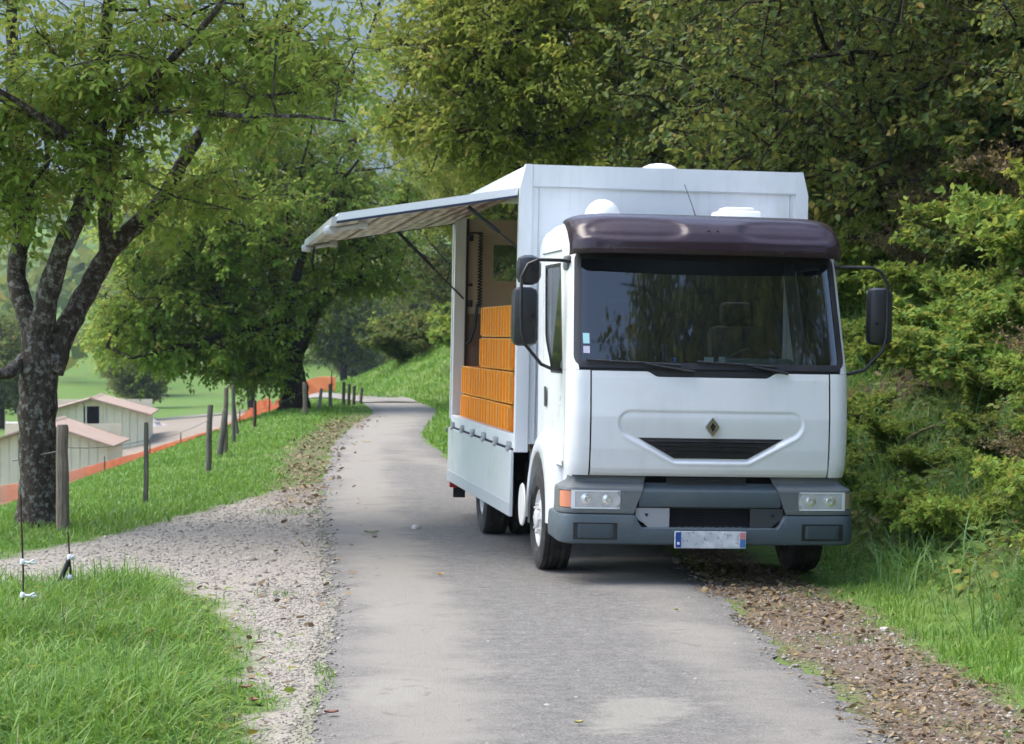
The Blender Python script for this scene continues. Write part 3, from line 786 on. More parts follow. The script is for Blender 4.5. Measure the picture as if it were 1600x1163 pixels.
# --- bumper
bumper = thing('bumper', None, None); bumper.parent = lorry
def bmp(u, z, off=0.0):
    x, y = pt(u, 1.155, .12, .055, 0.0, off); return (x, y, z)
lo = MB(); U = 1.66
secB = [(-.30, .335), (-.05, .316), (.0, .318), (.014, .328), (.019, .345), (.021, .42), (.017, .525), (.008, .545), (-.02, .553), (-.30, .556)]
def lob(u, o, z):
    if z > .4: z = .40 + (z - .40) * (1 - .66 * float(sstep(.60, .53, abs(u))))
    else: z += .03 * max(0, abs(u) - 1.05)
    p = bmp(u, z, o); return (p[0], p[1], z)
lo.grid([[lob(u, o, z) for u in sorted(lin(-U, U, 70) + lin(-.62, -.5, 8) + lin(.5, .62, 8))] for o, z in secB])
lo.build('lower_bumper', BUMP, bumper, 30)
for s in (-1, 1):
    f_ = MB(); f_.grid([[bmp(s * (.728 + .335 * t), z, .0225) for t in lin(0, 1, 12)] for z in (.354, .484)]); f_.build('fog_lamp_groove_shade', BLACK, bumper, 0)  # black strip standing in for the shaded groove round the cover
    f_ = MB()
    rows = [.362, .368, .378, .46, .470, .476]; ofs = [.014, .025, .0265, .0265, .025, .012]
    f_.grid([[bmp(s * (.735 + .005 + .31 * t), z, o if 0 < j < 12 else .012) for j, t in enumerate(lin(0, 1, 12))] for z, o in zip(rows, ofs)])
    fc = f_.build('fog_lamp_cover', plain('blue_grey_cover_plastic', (.045, .065, .078), .5, vary=.3, scale=4), bumper, 40)
    # lamp housing
    hs = MB()
    def inner(z): return .60 - .10 * (z - .56) / .28
    u1 = 1.46
    prof = [(.556, .004), (.575, .008), (.592, .006), (.594, -.03), (.728, -.03), (.730, .004), (.750, -.002), (.775, -.05), (.795, -.085), (.845, -.10)]
    hs.grid([[bmp(s * (inner(z) + (u1 - inner(z)) * t), z, o if .592 >= z or z >= .729 or True else o) for t in lin(0, 1, 30)] for z, o in prof])
    # front skin beside the lamp
    patch(hs, bmp, lin(.59, .732, 3), lambda z: s * inner(z), s * .70, 4, .005)
    patch(hs, bmp, lin(.59, .732, 3), s * 1.22, s * u1, 5, .005)
    ho = hs.build('headlamp_housing', HOUS, bumper, 40)
    for z in (.598, .715):
        sc_ = MB(); p = bmp(s * .66, z, .006); sc_.lathe([(0, -.008), (.010, -.007), (.012, 0)], p, 'Y', 8); sc_.build('screw', BLACK, ho)
    hl = thing('headlamp', None, None); hl.parent = bumper
    rb = MB(); patch(rb, bmp, lin(.596, .728, 4), s * .70, s * 1.075, 14, -.022); rb.build('reflector_panel', plain('bright_reflector', (.85, .86, .87), .35, metal=.0, vary=.1), hl, 40)
    for (uc, rr) in ((.80, .060), (.96, .064)):
        p = bmp(s * uc, .662, -.004); bo = MB()
        bo.lathe([(rr, -.012), (rr * .8, .008), (rr * .45, .016), (rr * .30, .016), (rr * .28, -.004), (0, -.008)], p, 'Y', 20); bo.build('reflector_bowl', plain('reflector_chrome', (.85, .86, .87), .22, metal=.75, vary=.1), hl)
    le = MB(); G = []
    for z in corner_rows(.598, .727, .02, 4):
        e = rounded_extent(z, .598, .727, 1, 1, .02)
        cut = .035 * abs((z - .662) / .065) ** 1.5
        G.append([bmp(s * (.705 + cut + (1 - e) + (1.075 - .705 - cut - 2 * (1 - e)) * t), z, .008) for t in lin(0, 1, 14)])
    le.grid(G); le.build('lens', LENS, hl, 60)
    lf = MB(); patch(lf, bmp, [.590, .601], s * .71, s * 1.083, 14, .0115); patch(lf, bmp, [.722, .732], s * .71, s * 1.083, 14, .0115); patch(lf, bmp, lin(.601, .722, 3), s * 1.055, s * 1.083, 2, .0115)
    lf.build('lens_frame', plain('pale_lens_frame', (.72, .74, .76), .3), hl, 30)
    ind = MB(); patch(ind, bmp, lin(.60, .725, 4), s * 1.085, s * 1.20, 8, .007); ind.build('indicator', ORANGE_L if s < 0 else plain('amber_grey_lamp', (.32, .25, .15), .3), hl, 60)
# middle of the bumper
cb = MB(); cb.grid([[bmp(u, z, o) for u in lin(-.56, .56, 30)] for o, z in ((-.12, .79), (-.06, .752), (-.02, .742), (-.006, .730), (-.002, .715), (-.003, .630), (-.008, .612), (-.03, .600), (-.14, .595))])
cb.build('cross_member', BUMP, bumper, 28)
for s in (-1, 1):
    tw = MB(); c_ = lambda u, z, o=0: bmp(u, z, o - .018)
    patch(tw, c_, lin(.448, .60, 5), lambda z: s * .32, lambda z: s * (.585 - .10 * float(sstep(.56, .45, z)) ** 2), 8)
    tw.build('tow_panel', plain('lit_tow_panel', (.30, .31, .33), .5) if s < 0 else plain('shaded_tow_panel', (.045, .05, .056), .5), bumper, 40)  # same grey panels; lit left and shaded right are put into the colour
    th = MB(); p = c_(s * .50, .545, .001); th.prism([(p[0] - .018, p[2] + .012), (p[0] + .018, p[2] + .012), (p[0] + .004, p[2] - .016)], 'Y', p[1] - .002, p[1] + .01); th.build('tow_hole', DARK, bumper, 0)
gm = MB()
for z in lin(.452, .592, 9): gm.tube([bmp(u, z, -.05) for u in lin(-.33, .33, 8)], .004, 4)
for u in lin(-.33, .33, 26): gm.tube([bmp(u, .44, -.052), bmp(u, .60, -.052)], .003, 4)
gm.build('lower_mesh', BLACK, bumper, 0)
gm = MB()
for z in lin(.752, .828, 6): gm.tube([bmp(u, z, -.10) for u in lin(-.33, .30, 8)], .0045, 4)
for u in lin(-.33, .30, 22): gm.tube([bmp(u, .748, -.102), bmp(u, .832, -.102)], .0035, 4)
gm.build('radiator_mesh', plain('dull_mesh', (.10, .10, .10), .5, metal=.4), bumper, 0)
for u in lin(-.24, .24, 9):
    k = MB(); p = bmp(u, .452, -.012); k.box((p[0], p[1], p[2]), (.03, .03, .012), .004); k.build('bumper_rib', BUMP, bumper)
dk = MB(); dk.box((0, .32, .60), (1.9, .10, .52)); dk.build('bumper_backing', DARK, bumper, 0)
pl = MB(); pl.box((-.005, -.032, .362), (.565, .012, .132), .004); plate = pl.build('number_plate', plate_mat(), bumper, 20)
q = MB(); q.box((-.258, -.0395, .362), (.042, .004, .118)); q.build('plate_blue_band', BLUE, plate, 0)
q = MB(); q.box((.25, -.0395, .337), (.042, .004, .062)); q.build('plate_blue_band', plain('mid_blue_plate_band', (.06, .17, .42), .5), plate, 0)
q = MB(); q.box((.25, -.0395, .394), (.042, .004, .05)); q.build('plate_red_mark', plain('pink_plate_mark', (.62, .22, .22), .5), plate, 0)
q = MB(); q.box((-.258, -.042, .335), (.018, .002, .02)); q.build('plate_mark', PAPER, plate, 0)

# --- chassis and wheels
ch = MB()
for s in (-1, 1): ch.box((s * .42, 3.6, .72), (.08, 6.2, .22))
for y in (.6, 2.2, 3.4, 4.6, 6.2): ch.box((0, y, .72), (.86, .10, .16))
ch.box((0, AX, .43), (1.9, .14, .12)); ch.box((0, AX + 3.3, .43), (1.7, .16, .16)); ch.box((0, 1.0, .72), (.8, 1.3, .38)); ch.box((0, 1.83, .95), (1.9, .10, .5))
ch.build('chassis', DARK, lorry, 0)
def wheel(x, y, s, rear=False):
    W = thing('wheel', None, None); W.parent = lorry; W.location = (x, y, RT)
    ty = MB(); hw = .125; R = RT
    prof = [(.235, -hw * .78), (.27, -hw * .98), (.34, -hw * 1.02), (R - .035, -hw * .96), (R - .008, -hw * .88)]
    for g in (-.55, -.2, .2, .55):
        prof += [(R, (g - .045) * hw), (R - .014, (g - .035) * hw), (R - .014, (g + .035) * hw), (R, (g + .045) * hw)]
    prof += [(R - .008, hw * .88), (R - .035, hw * .96), (.34, hw * 1.02), (.27, hw * .98), (.235, hw * .78)]
    ty.lathe(prof, (0, 0, 0), 'X', 56); ty.build('tyre', RUBBER, W, 25)
    rm = MB(); o = s * (1 if not rear else -1)
    if not rear:
        rm.lathe([(.238, -.10 * s), (.238, .10 * s), (.225, .105 * s), (.20, .085 * s), (.17, .075 * s), (.135, .10 * s), (.115, .11 * s), (.085, .11 * s), (.08, .13 * s), (.06, .14 * s), (0, .142 * s)], (0, 0, 0), 'X', 36)
        for k in range(8):
            a = k * math.pi / 4; rm.tube([(s * .105, .115 * math.cos(a), .115 * math.sin(a)), (s * .135, .115 * math.cos(a), .115 * math.sin(a))], .012, 6)
    else:
        rm.lathe([(.238, -.10 * s), (.238, .10 * s), (.225, .105 * s), (.205, .08 * s), (.18, -.02 * s), (.13, -.04 * s), (.12, .02 * s), (.08, .04 * s), (0, .04 * s)], (0, 0, 0), 'X', 36)
    rm.build('rim', RIM, W, 30)
for s in (-1, 1):
    wheel(s * 1.045, AX, s)
    wheel(s * 1.09, AX + 3.3, s, True); wheel(s * .80, AX + 3.3, s, True)
    hb = MB(); G = []
    for a in lin(.25, math.pi - .25, 14):
        G.append([(s * .66, AX + 3.3 + math.cos(a) * .50, .43 + math.sin(a) * .50), (s * 1.22, AX + 3.3 + math.cos(a) * .50, .43 + math.sin(a) * .50)])
    hb.grid(G); hb.build('rear_mudguard', BLACK, lorry, 40, solid=.01)
    fl_ = MB(); fl_.box((s * .95, AX + .63, .50), (.34, .012, .52)); fl_.build('mud_flap', BLACK, lorry, 0)
tk = MB(); tk.box((-.80, 2.75, .60), (.42, .75, .40), .05); tk.build('fuel_tank', plain('dull_tank', (.10, .10, .11), .5, metal=.3), lorry)
bt = MB(); bt.box((-1.0, 2.03, .98), (.30, .14, .10), .02); bt.box((-1.05, 2.06, .62), (.05, .06, .62)); bt.build('gap_bracket', BLACK, lorry, 0)
st_ = MB(); st_.box((-1.10, 2.06, .62), (.035, .05, .62), .005); st_.box((-1.10, 2.04, .45), (.06, .06, .10), .005); st_.build('flap_stay', STEEL, lorry)
sw_ = MB(); sw_.lathe([(.0, .012), (.17, .010), (.18, 0), (.17, -.010), (0, -.012)], (-1.235, 1.62, .50), 'X', 24); sw_.build('side_disc', plain('pale_side_disc', (.62, .62, .60), .5, vary=.2), lorry)
rl = MB(); rl.box((-1.19, 6.92, .36), (.12, .05, .16), .012); rlo = rl.build('rear_lamp', RED, lorry)
rl2 = MB(); rl2.box((-1.14, 6.955, .45), (.13, .02, .56), .005); rl2.build('rear_mud_flap', BLACK, lorry)
# --- the box body
Y0, Y1, HW, ZF, ZT = 1.95, 6.85, 1.26, 1.0, 3.37
box = thing('box_body', None, None); box.parent = lorry
fw = MB(); fw.box((0, Y0 + .022, (ZF + 3.17) / 2), (2 * HW - .22, .036, 3.17 - ZF + .02)); fw.build('front_wall', BOXW, box, 0)
ft = MB(); ft.prism([(-HW + .11, 3.185), (HW - .11, 3.185), (HW - .11, ZT), (-HW + .11, ZT)], 'Y', Y0 - .004, Y0 + .05); ft.build('front_top_cap', BOXW, box, 0)
for s in (-1, 1):
    cp = MB(); cp.prism([(s * (HW - .108), ZF - .08), (s * HW, ZF - .08), (s * HW, 3.17), (s * (HW - .05), ZT + .002), (s * (HW - .108), ZT + .002)], 'Y', Y0 - .008, Y0 + .10); cp.build('corner_post', BOXW, box, 0)
    se = MB(); se.box((s * (HW - .165), Y0 + .0015, 2.1), (.008, .008, 2.15)); se.build('wall_seam', plain('seam_sealant', (.52, .54, .56), .6), box, 0)
    rr = MB(); rr.prism([(s * HW, 3.172), (s * HW, 3.19), (s * (HW - .06), ZT - .004), (s * (HW - .14), ZT - .004), (s * (HW - .14), 3.172)], 'Y', Y0 + .102, Y1); rr.build('roof_rail', BOXW, box, 0)
se = MB(); se.box((0, Y0 - .002, 3.178), (2 * HW - .22, .012, .010)); se.build('wall_seam', MATS['seam_sealant'], box, 0)
ro = MB(); ro.box((0, (Y0 + Y1) / 2 + .05, ZT - .025), (2 * HW - .285, Y1 - Y0 - .12, .03)); ro.build('box_roof', BOXW, box, 0)
rw = MB(); rw.box((HW - .02, (Y0 + Y1) / 2 + .05, (ZF + 3.17) / 2), (.03, Y1 - Y0 - .12, 3.17 - ZF)); rw.build('right_wall', BOXW, box, 0)
fl = MB(); fl.box((0, (Y0 + Y1) / 2, ZF - .035), (2 * HW - .05, Y1 - Y0 - .02, .07)); fl.build('load_floor', plain('load_floor_ply', (.20, .16, .12), .7, vary=.4, scale=5), box, 0)
# rear wall: beige upper lining with a window, brown below
wx0, wx1, wz0, wz1 = -.86, .10, 2.48, 2.90
be = MB(); yb0, yb1 = Y1 - .06, Y1 - .02
for (a, b_, c, d) in ((-HW + .12, wx0, 2.12, 3.15), (wx1, HW - .05, 2.12, 3.15), (wx0, wx1, wz1, 3.15), (wx0, wx1, 2.12, wz0)):
    be.box(((a + b_) / 2, (yb0 + yb1) / 2, (c + d) / 2), (b_ - a, yb1 - yb0, d - c))
rear = be.build('rear_wall', BEIGE, box, 0)
bw = MB(); bw.box((.03, Y1 - .045, (ZF + 2.11) / 2), (2 * HW - .20, .05, 2.11 - ZF)); bw.build('rear_wall_kick_lining', BROWN, rear, 0)
tr = MB(); tr.box((.03, Y1 - .075, 2.115), (2 * HW - .20, .02, .05)); tr.box((.03, Y1 - .075, 2.00), (2 * HW - .2, .012, .02)); tr.build('lining_rail', BROWN, rear, 0)
wg = MB(); wg.box(((wx0 + wx1) / 2, Y1 - .04, (wz0 + wz1) / 2), (wx1 - wx0 - .004, .008, wz1 - wz0 - .004)); wg.build('rear_window', SGLASS, rear, 0)
wf = MB()
for (c, d) in ((((wx0 + wx1) / 2, wz0), (wx1 - wx0 + .04, .035)), (((wx0 + wx1) / 2, wz1), (wx1 - wx0 + .04, .035)), ((wx0, (wz0 + wz1) / 2), (.035, wz1 - wz0)), ((wx1, (wz0 + wz1) / 2), (.035, wz1 - wz0))):
    wf.box((c[0], Y1 - .07, c[1]), (d[0], .02, d[1]))
wf.build('window_frame', BEIGE, rear, 0)
rp = MB(); rp.box((-HW + .06, Y1 - .06, (ZF + 3.17) / 2), (.12, .12, 3.17 - ZF), .008); rp.box((-HW - .004, Y1 - .02, 2.1), (.02, .05, 2.15), .004); rp.build('rear_post', BOXW, box, 20)
ip = MB(); ip.box((-HW + .135, Y1 - .085, 2.1), (.028, .03, 2.1)); ip.build('rear_door_seal', BLACK, box, 0)
for z in (2.95, 2.45, 2.25):
    kk = MB(); kk.box((-HW + .175, Y1 - .075, z), (.05, .03, .07 if z != 2.45 else .03), .006); kk.build('door_latch', BLACK, rear)
cb_ = MB(); pts = [(-.98, Y1 - .12, 3.02), (-.98, Y1 - .14, 2.90), (-.99, Y1 - .14, 2.6), (-1.01, Y1 - .14, 2.25), (-1.04, Y1 - .15, 2.0), (-1.08, Y1 - .15, 1.86), (-1.13, Y1 - .14, 1.82)]
cb_.tube(pts[3:], .018, 7)
coil = [(-.99 + .022 * math.cos(a), Y1 - .14 + .022 * math.sin(a), 3.0 - a * .0052) for a in lin(0, 150, 420)]
cb_.tube(coil, .008, 4); cb_.tube([(-1.13, Y1 - .16, 3.1), (-1.12, Y1 - .16, 3.0), (-.98, Y1 - .14, 3.0)], .012, 6); cb_.build('coiled_cable', BLACK, box, 40)
sl = MB(); sl.box((-HW + .035, (Y0 + Y1) / 2, ZF + .0), (.07, Y1 - Y0 - .22, .13), .01); sl.build('side_sill', BOXW, box, 20)
# lowered side flap with hinges
fp_ = MB(); fp_.box((-HW - .012, (Y0 + Y1) / 2 + .02, .645), (.03, Y1 - Y0 - .12, .565), .006, None)
flap = fp_.build('side_flap', SKIRT, box, 20)
fb_ = MB(); fb_.box((-HW - .029, (Y0 + Y1) / 2 + .02, .425), (.008, Y1 - Y0 - .14, .11), .002); fb_.build('flap_bottom_rail', plain('alu_rail', (.48, .51, .53), .5, metal=.3, vary=.2), flap, 0)
for k in range(6):
    hg = MB(); y = Y0 + .25 + k * .86; hg.box((-HW - .018, y, .955), (.035, .10, .09), .008); hg.tube([(-HW - .03, y - .07, .935), (-HW - .03, y + .07, .935)], .014, 6); hg.build('flap_hinge', STEEL, box)
jt = MB(); jt.box((-HW + .0, (Y0 + Y1) / 2 + .02, .932), (.02, Y1 - Y0 - .14, .03)); jt.build('flap_joint', DARK, box, 0)
mk = MB(); mk.lathe([(0, -.018), (.03, -.016), (.034, 0)], (-HW - .03, Y1 + .02, .90), 'X', 12); mk.build('flap_end_cap', HOUS, box)
# raised awning
aw = thing('awning', None, None); aw.parent = lorry
hx, hz, lx, lz = -HW + .01, 3.125, -1.555, -.265
def ap(t, off): k = math.hypot(lx, lz); return (hx + lx * t - lz / k * off * -1 * -1, hz + lz * t + abs(lx) / k * off)
def aslab(mb, t0, t1, o0, o1, y0, y1, bow=0.0):
    mb.prism([ap(t0, o0), ap(t1, o0), ap(t1, o1), ap(t0, o1)], 'Y', y0, y1)
a1 = MB(); aslab(a1, .015, 1, -.012, .054, Y0 + .04, Y1 - .03); a1.build('awning_panel', plain('awning_white', (.82, .83, .83), .35, vary=.05, scale=1), aw, 0)
a2 = MB(); aslab(a2, .03, .985, -.026, -.014, Y0 + .065, Y1 - .06); a2.build('awning_lining', awning_under_mat(), aw, 0)
for ya in (Y0 + .038, Y1 - .058):
    a3 = MB(); aslab(a3, .01, 1.0, -.034, -.013, ya, ya + .024); a3.build('awning_edge_seal', plain('navy_edge_seal', (.02, .03, .06), .5), aw, 0)
for k in range(3):
    t = .22 + .26 * k; r_ = MB(); aslab(r_, t, t + .02, -.036, -.0265, Y0 + .07, Y1 - .065); r_.build('awning_rib', plain('awning_rib_tan', (.30, .24, .18), .6, vary=.3), aw, 0)
e_ = MB(); aslab(e_, .985, 1.03, -.05, .03, Y0 + .05, Y1 - .04); e_.build('awning_edge_profile', plain('awning_edge_alu', (.55, .55, .53), .4, metal=.5), aw, 0)
for y in (Y0 + .30, Y1 - .45):
    lk = MB(); p0, p1 = ap(.84, -.07), ap(1.02, -.075)
    lk.tube([(p0[0], y, p0[1]), (p1[0], y, p1[1])], .022, 7); lk.box((p1[0], y, p1[1]), (.10, .09, .07), .015); lk.box((p0[0], y, p0[1]), (.08, .07, .07), .012); lk.build('awning_lock', plain('lock_light_grey', (.58, .59, .62), .4, metal=.4), aw)
for (y, t, yz, zz) in ((Y0 + .35, .26, Y0 + .30, 2.62), (Y1 - .25, .40, Y1 - .12, 2.30)):
    sp = MB(); p = ap(t, -.04); a, b_ = Vector((p[0], y, p[1])), Vector((-HW + .10, yz, zz)); m_ = a.lerp(b_, .55)
    sp.tube([a, m_], .019, 8); sp.tube([m_, b_], .010, 7); sp.build('gas_strut', plain('dark_strut', (.02, .022, .03), .35), aw)
ro_ = MB(); p = ap(.97, -.07); ro_.tube([(p[0], Y1 - .5, p[1]), (p[0] - .02, Y1 - .5, p[1] - .16), (p[0] + .0, Y1 - .45, p[1] - .25)], .012, 5); ro_.build('pull_strap', BLACK, aw)
# roof vent on the box
vd = MB(); vd.lathe([(.17, 0), (.17, .03), (.15, .06), (.10, .085), (.05, .095), (0, .098)], (.06, Y0 + .55, ZT - .012), 'Z', 26); vd.build('roof_vent', MATS['white_dome_plastic'], box)

# --- orange crates stacked behind the sill
CRATE = plain('orange_crate_plastic', (1.0, .29, .008), .45, vary=.12, scale=5, grime=(.75, .42, .16), gscale=5, gamt=.25)
def crate_meshes(L=.705, W=.46, H=.292):
    b = MB(); t = .012
    for s in (-1, 1):
        b.box((s * (W / 2 - t), 0, H / 2), (t, L - .03, H - .01)); b.box((0, s * (L / 2 - t), H / 2), (W - .03, t, H - .01))
    b.box((0, 0, .008), (W - .03, L - .03, .014))
    for s in (-1, 1):
        for z in (.10, .18):
            b.box((s * (W / 2 - .004), 0, z), (.010, L - .03, .010)); b.box((0, s * (L / 2 - .004), z), (W - .03, .010, .010))
    r = MB()
    for s in (-1, 1):
        for k in range(4):
            y = -L / 2 + .06 + (L - .12) * k / 3; r.box((s * (W / 2 - .002), y, H / 2), (.060, .050, H - .03))
        for k in range(6):
            x = -W / 2 + .035 + (W - .07) * k / 5; r.box((x, s * (L / 2 - .004), H / 2), (.014, .014, H - .03))
    for z, h in ((.012, .022), (H - .02, .032)):
        for s in (-1, 1):
            r.box((s * (W / 2 + .001), 0, z), (.018, L + .004, h), .004); r.box((0, s * (L / 2 + .001 - .009), z), (W - .012, .018, h - .002))
    return b.mesh('crate_body', 0), r.mesh('crate_rim', 20)
cb_me, cr_me = crate_meshes()
MW = Matrix.Translation(lorry.location) @ lorry.rotation_euler.to_matrix().to_4x4()
rnd = random.Random(4)
rowname = ['bottom', 'second', 'third', 'top']
RIMM = plain('pale_orange_rim', (1.0, .40, .02), .5, vary=.15, scale=9, grime=(.80, .55, .30), gscale=6, gamt=.35)
for layer in range(4):
    n = 5 if layer < 2 else 3
    for k in range(n):
        y = Y0 +   .85 + .36 + k * .748 + rnd.uniform(-.006, .006)
        pass
        where = ['nearest the cab', 'second from the cab', 'third from the cab', 'fourth from the cab', 'farthest from the cab'][k]
        if n == 3 and k == 2: where = 'farthest from the cab'
        x = -HW + .075 + .245 + rnd.uniform(-.006, .006)
        c = thing('crate', 'orange crate inside the lorry, %s layer, %s' % (rowname[layer], where), 'crate', group='orange crates stacked in the lorry')
        c.matrix_world = MW @ Matrix.Translation((x, y, ZF + .0015 + layer * .299)) @ Matrix.Rotation(rnd.uniform(-.012, .012), 4, 'Z')
        link('body', cb_me, CRATE, c); link('rim', cr_me, RIMM, c)
# ------------------------------------------------------------------ vegetation
UPV = np.array([0, 0, 1.0])
def unit(v): return v / np.maximum(np.linalg.norm(v, axis=-1, keepdims=True), 1e-9)
def leaf_verts(B, A, Nn, Ln, Wd, oval=True, fold=.25, curl=.12):
    """leaves with base B, axis A, face normal Nn"""
    S = unit(np.cross(A, Nn)); Nn = unit(np.cross(S, A))
    Ln = Ln[:, None]; Wd = Wd[:, None]
    if oval:
        def P(t, s): return B + A * Ln * t + S * Wd * s + Nn * (np.abs(s) * fold * Wd - curl * Ln * t * t)
        V = np.stack([P(0, 0), P(.28, .42), P(.68, .36), P(1, 0), P(.68, -.36), P(.28, -.42)], 1)
        k = np.arange(len(B))[:, None] * 6
        Fq = np.concatenate([k + np.array([[0, 1, 2, 3]]), k + np.array([[0, 3, 4, 5]])])
        return V.reshape(-1, 3), Fq, 6
    V = np.stack([B, B + A * Ln * .45 + S * Wd * .5 + Nn * Wd * fold, B + A * Ln - Nn * Ln * curl, B + A * Ln * .45 - S * Wd * .5 + Nn * Wd * fold], 1)
    k = np.arange(len(B))[:, None] * 4
    return V.reshape(-1, 3), k + np.array([[0, 1, 2, 3]]), 4
def sprays(rs, P, D, n_leaf, size, kind='simple', droop=.35, oval=True, wid=.5, up=1.0):
    """leaves along twigs that start at P and run along D (length included)"""
    n = len(P)
    t = rs.uniform(.15, 1.05, (n, n_leaf))
    B = P[:, None, :] + D[:, None, :] * t[..., None] + rs.normal(0, .02, (n, n_leaf, 3))
    dirs = unit(D)[:, None, :] * .7 + rs.normal(0, .75, (n, n_leaf, 3)); dirs[..., 2] -= droop
    A = unit(dirs).reshape(-1, 3); B = B.reshape(-1, 3)
    var = np.repeat(rs.uniform(0, 1, len(B)), 1)
    if kind == 'simple':
        Nn = unit(UPV * up + rs.normal(0, .55, A.shape))
        Ln = size * rs.uniform(.6, 1.25, len(B))
        return B, A, Nn, Ln, Ln * wid, var
    # compound leaf: leaflets in pairs along a stalk, or three from a point
    Nn = unit(UPV * up + rs.normal(0, .45, A.shape)); S = unit(np.cross(A, Nn))
    out = []
    if kind == 'pinnate':
        st = size * 2.3 * rs.uniform(.8, 1.2, len(B))
        for f, sd, sc in ((.40, 1, .8), (.40, -1, .8), (.70, 1, 1), (.70, -1, 1), (1.0, 0, 1.15)):
            a = unit(A * (.45 if sd else 1) + S * sd + rs.normal(0, .18, A.shape) + np.array([0, 0, -.25]))
            b = B + A * (st * f)[:, None]
            Ln = size * sc * rs.uniform(.75, 1.2, len(B)); out.append((b, a, unit(Nn + rs.normal(0, .3, A.shape)), Ln, Ln * wid, np.clip(var + rs.normal(0, .08, len(B)), 0, 1)))
    else:
        for sd, sc in ((1, .85), (-1, .85), (0, 1.1)):
            a = unit(A * (.35 if sd else 1) + S * sd + rs.normal(0, .12, A.shape))
            Ln = size * sc * rs.uniform(.75, 1.2, len(B)); out.append((B + A * (size * .3), a, unit(Nn + rs.normal(0, .25, A.shape)), Ln, Ln * wid, np.clip(var + rs.normal(0, .06, len(B)), 0, 1)))
    return tuple(np.concatenate([o[i] for o in out]) for i in range(6))
def leaves_mesh(name, lv, oval):
    V, Fq, k = leaf_verts(*lv[:5], oval=oval)
    return np_mesh(name, V, [Fq], {'var': np.repeat(lv[5], k)})
def edges_tubes(P0, P1, R0, R1, n=5):
    T = unit(P1 - P0); ref = np.where(np.abs(T[:, 2:3]) < .9, UPV, np.array([1.0, 0, 0]))
    A = unit(np.cross(T, ref)); Bv = np.cross(T, A)
    w = np.arange(n) * 2 * math.pi / n
    c = np.cos(w)[None, :, None]; s = np.sin(w)[None, :, None]
    ring = A[:, None, :] * c + Bv[:, None, :] * s
    V = np.concatenate([P0[:, None, :] + ring * R0[:, None, None], P1[:, None, :] + ring * R1[:, None, None]], 1)
    m = len(P0); o = (np.arange(m) * 2 * n)[:, None]
    j = np.arange(n)[None, :]; j2 = (np.arange(n)[None, :] + 1) % n
    Fq = np.stack([o + j, o + j2, o + n + j2, o + n + j], -1).reshape(-1, 4)
    return V.reshape(-1, 3), Fq
def smooth_path(pts, n):
    pts = np.array(pts, float); d = np.r_[0, np.cumsum(np.linalg.norm(np.diff(pts, axis=0), axis=1))]
    t = np.linspace(0, d[-1], n); Q = np.stack([np.interp(t, d, pts[:, i]) for i in range(pts.shape[1])], 1)
    for _ in range(3): Q[1:-1] = (Q[:-2] + 2 * Q[1:-1] + Q[2:]) / 4
    return Q
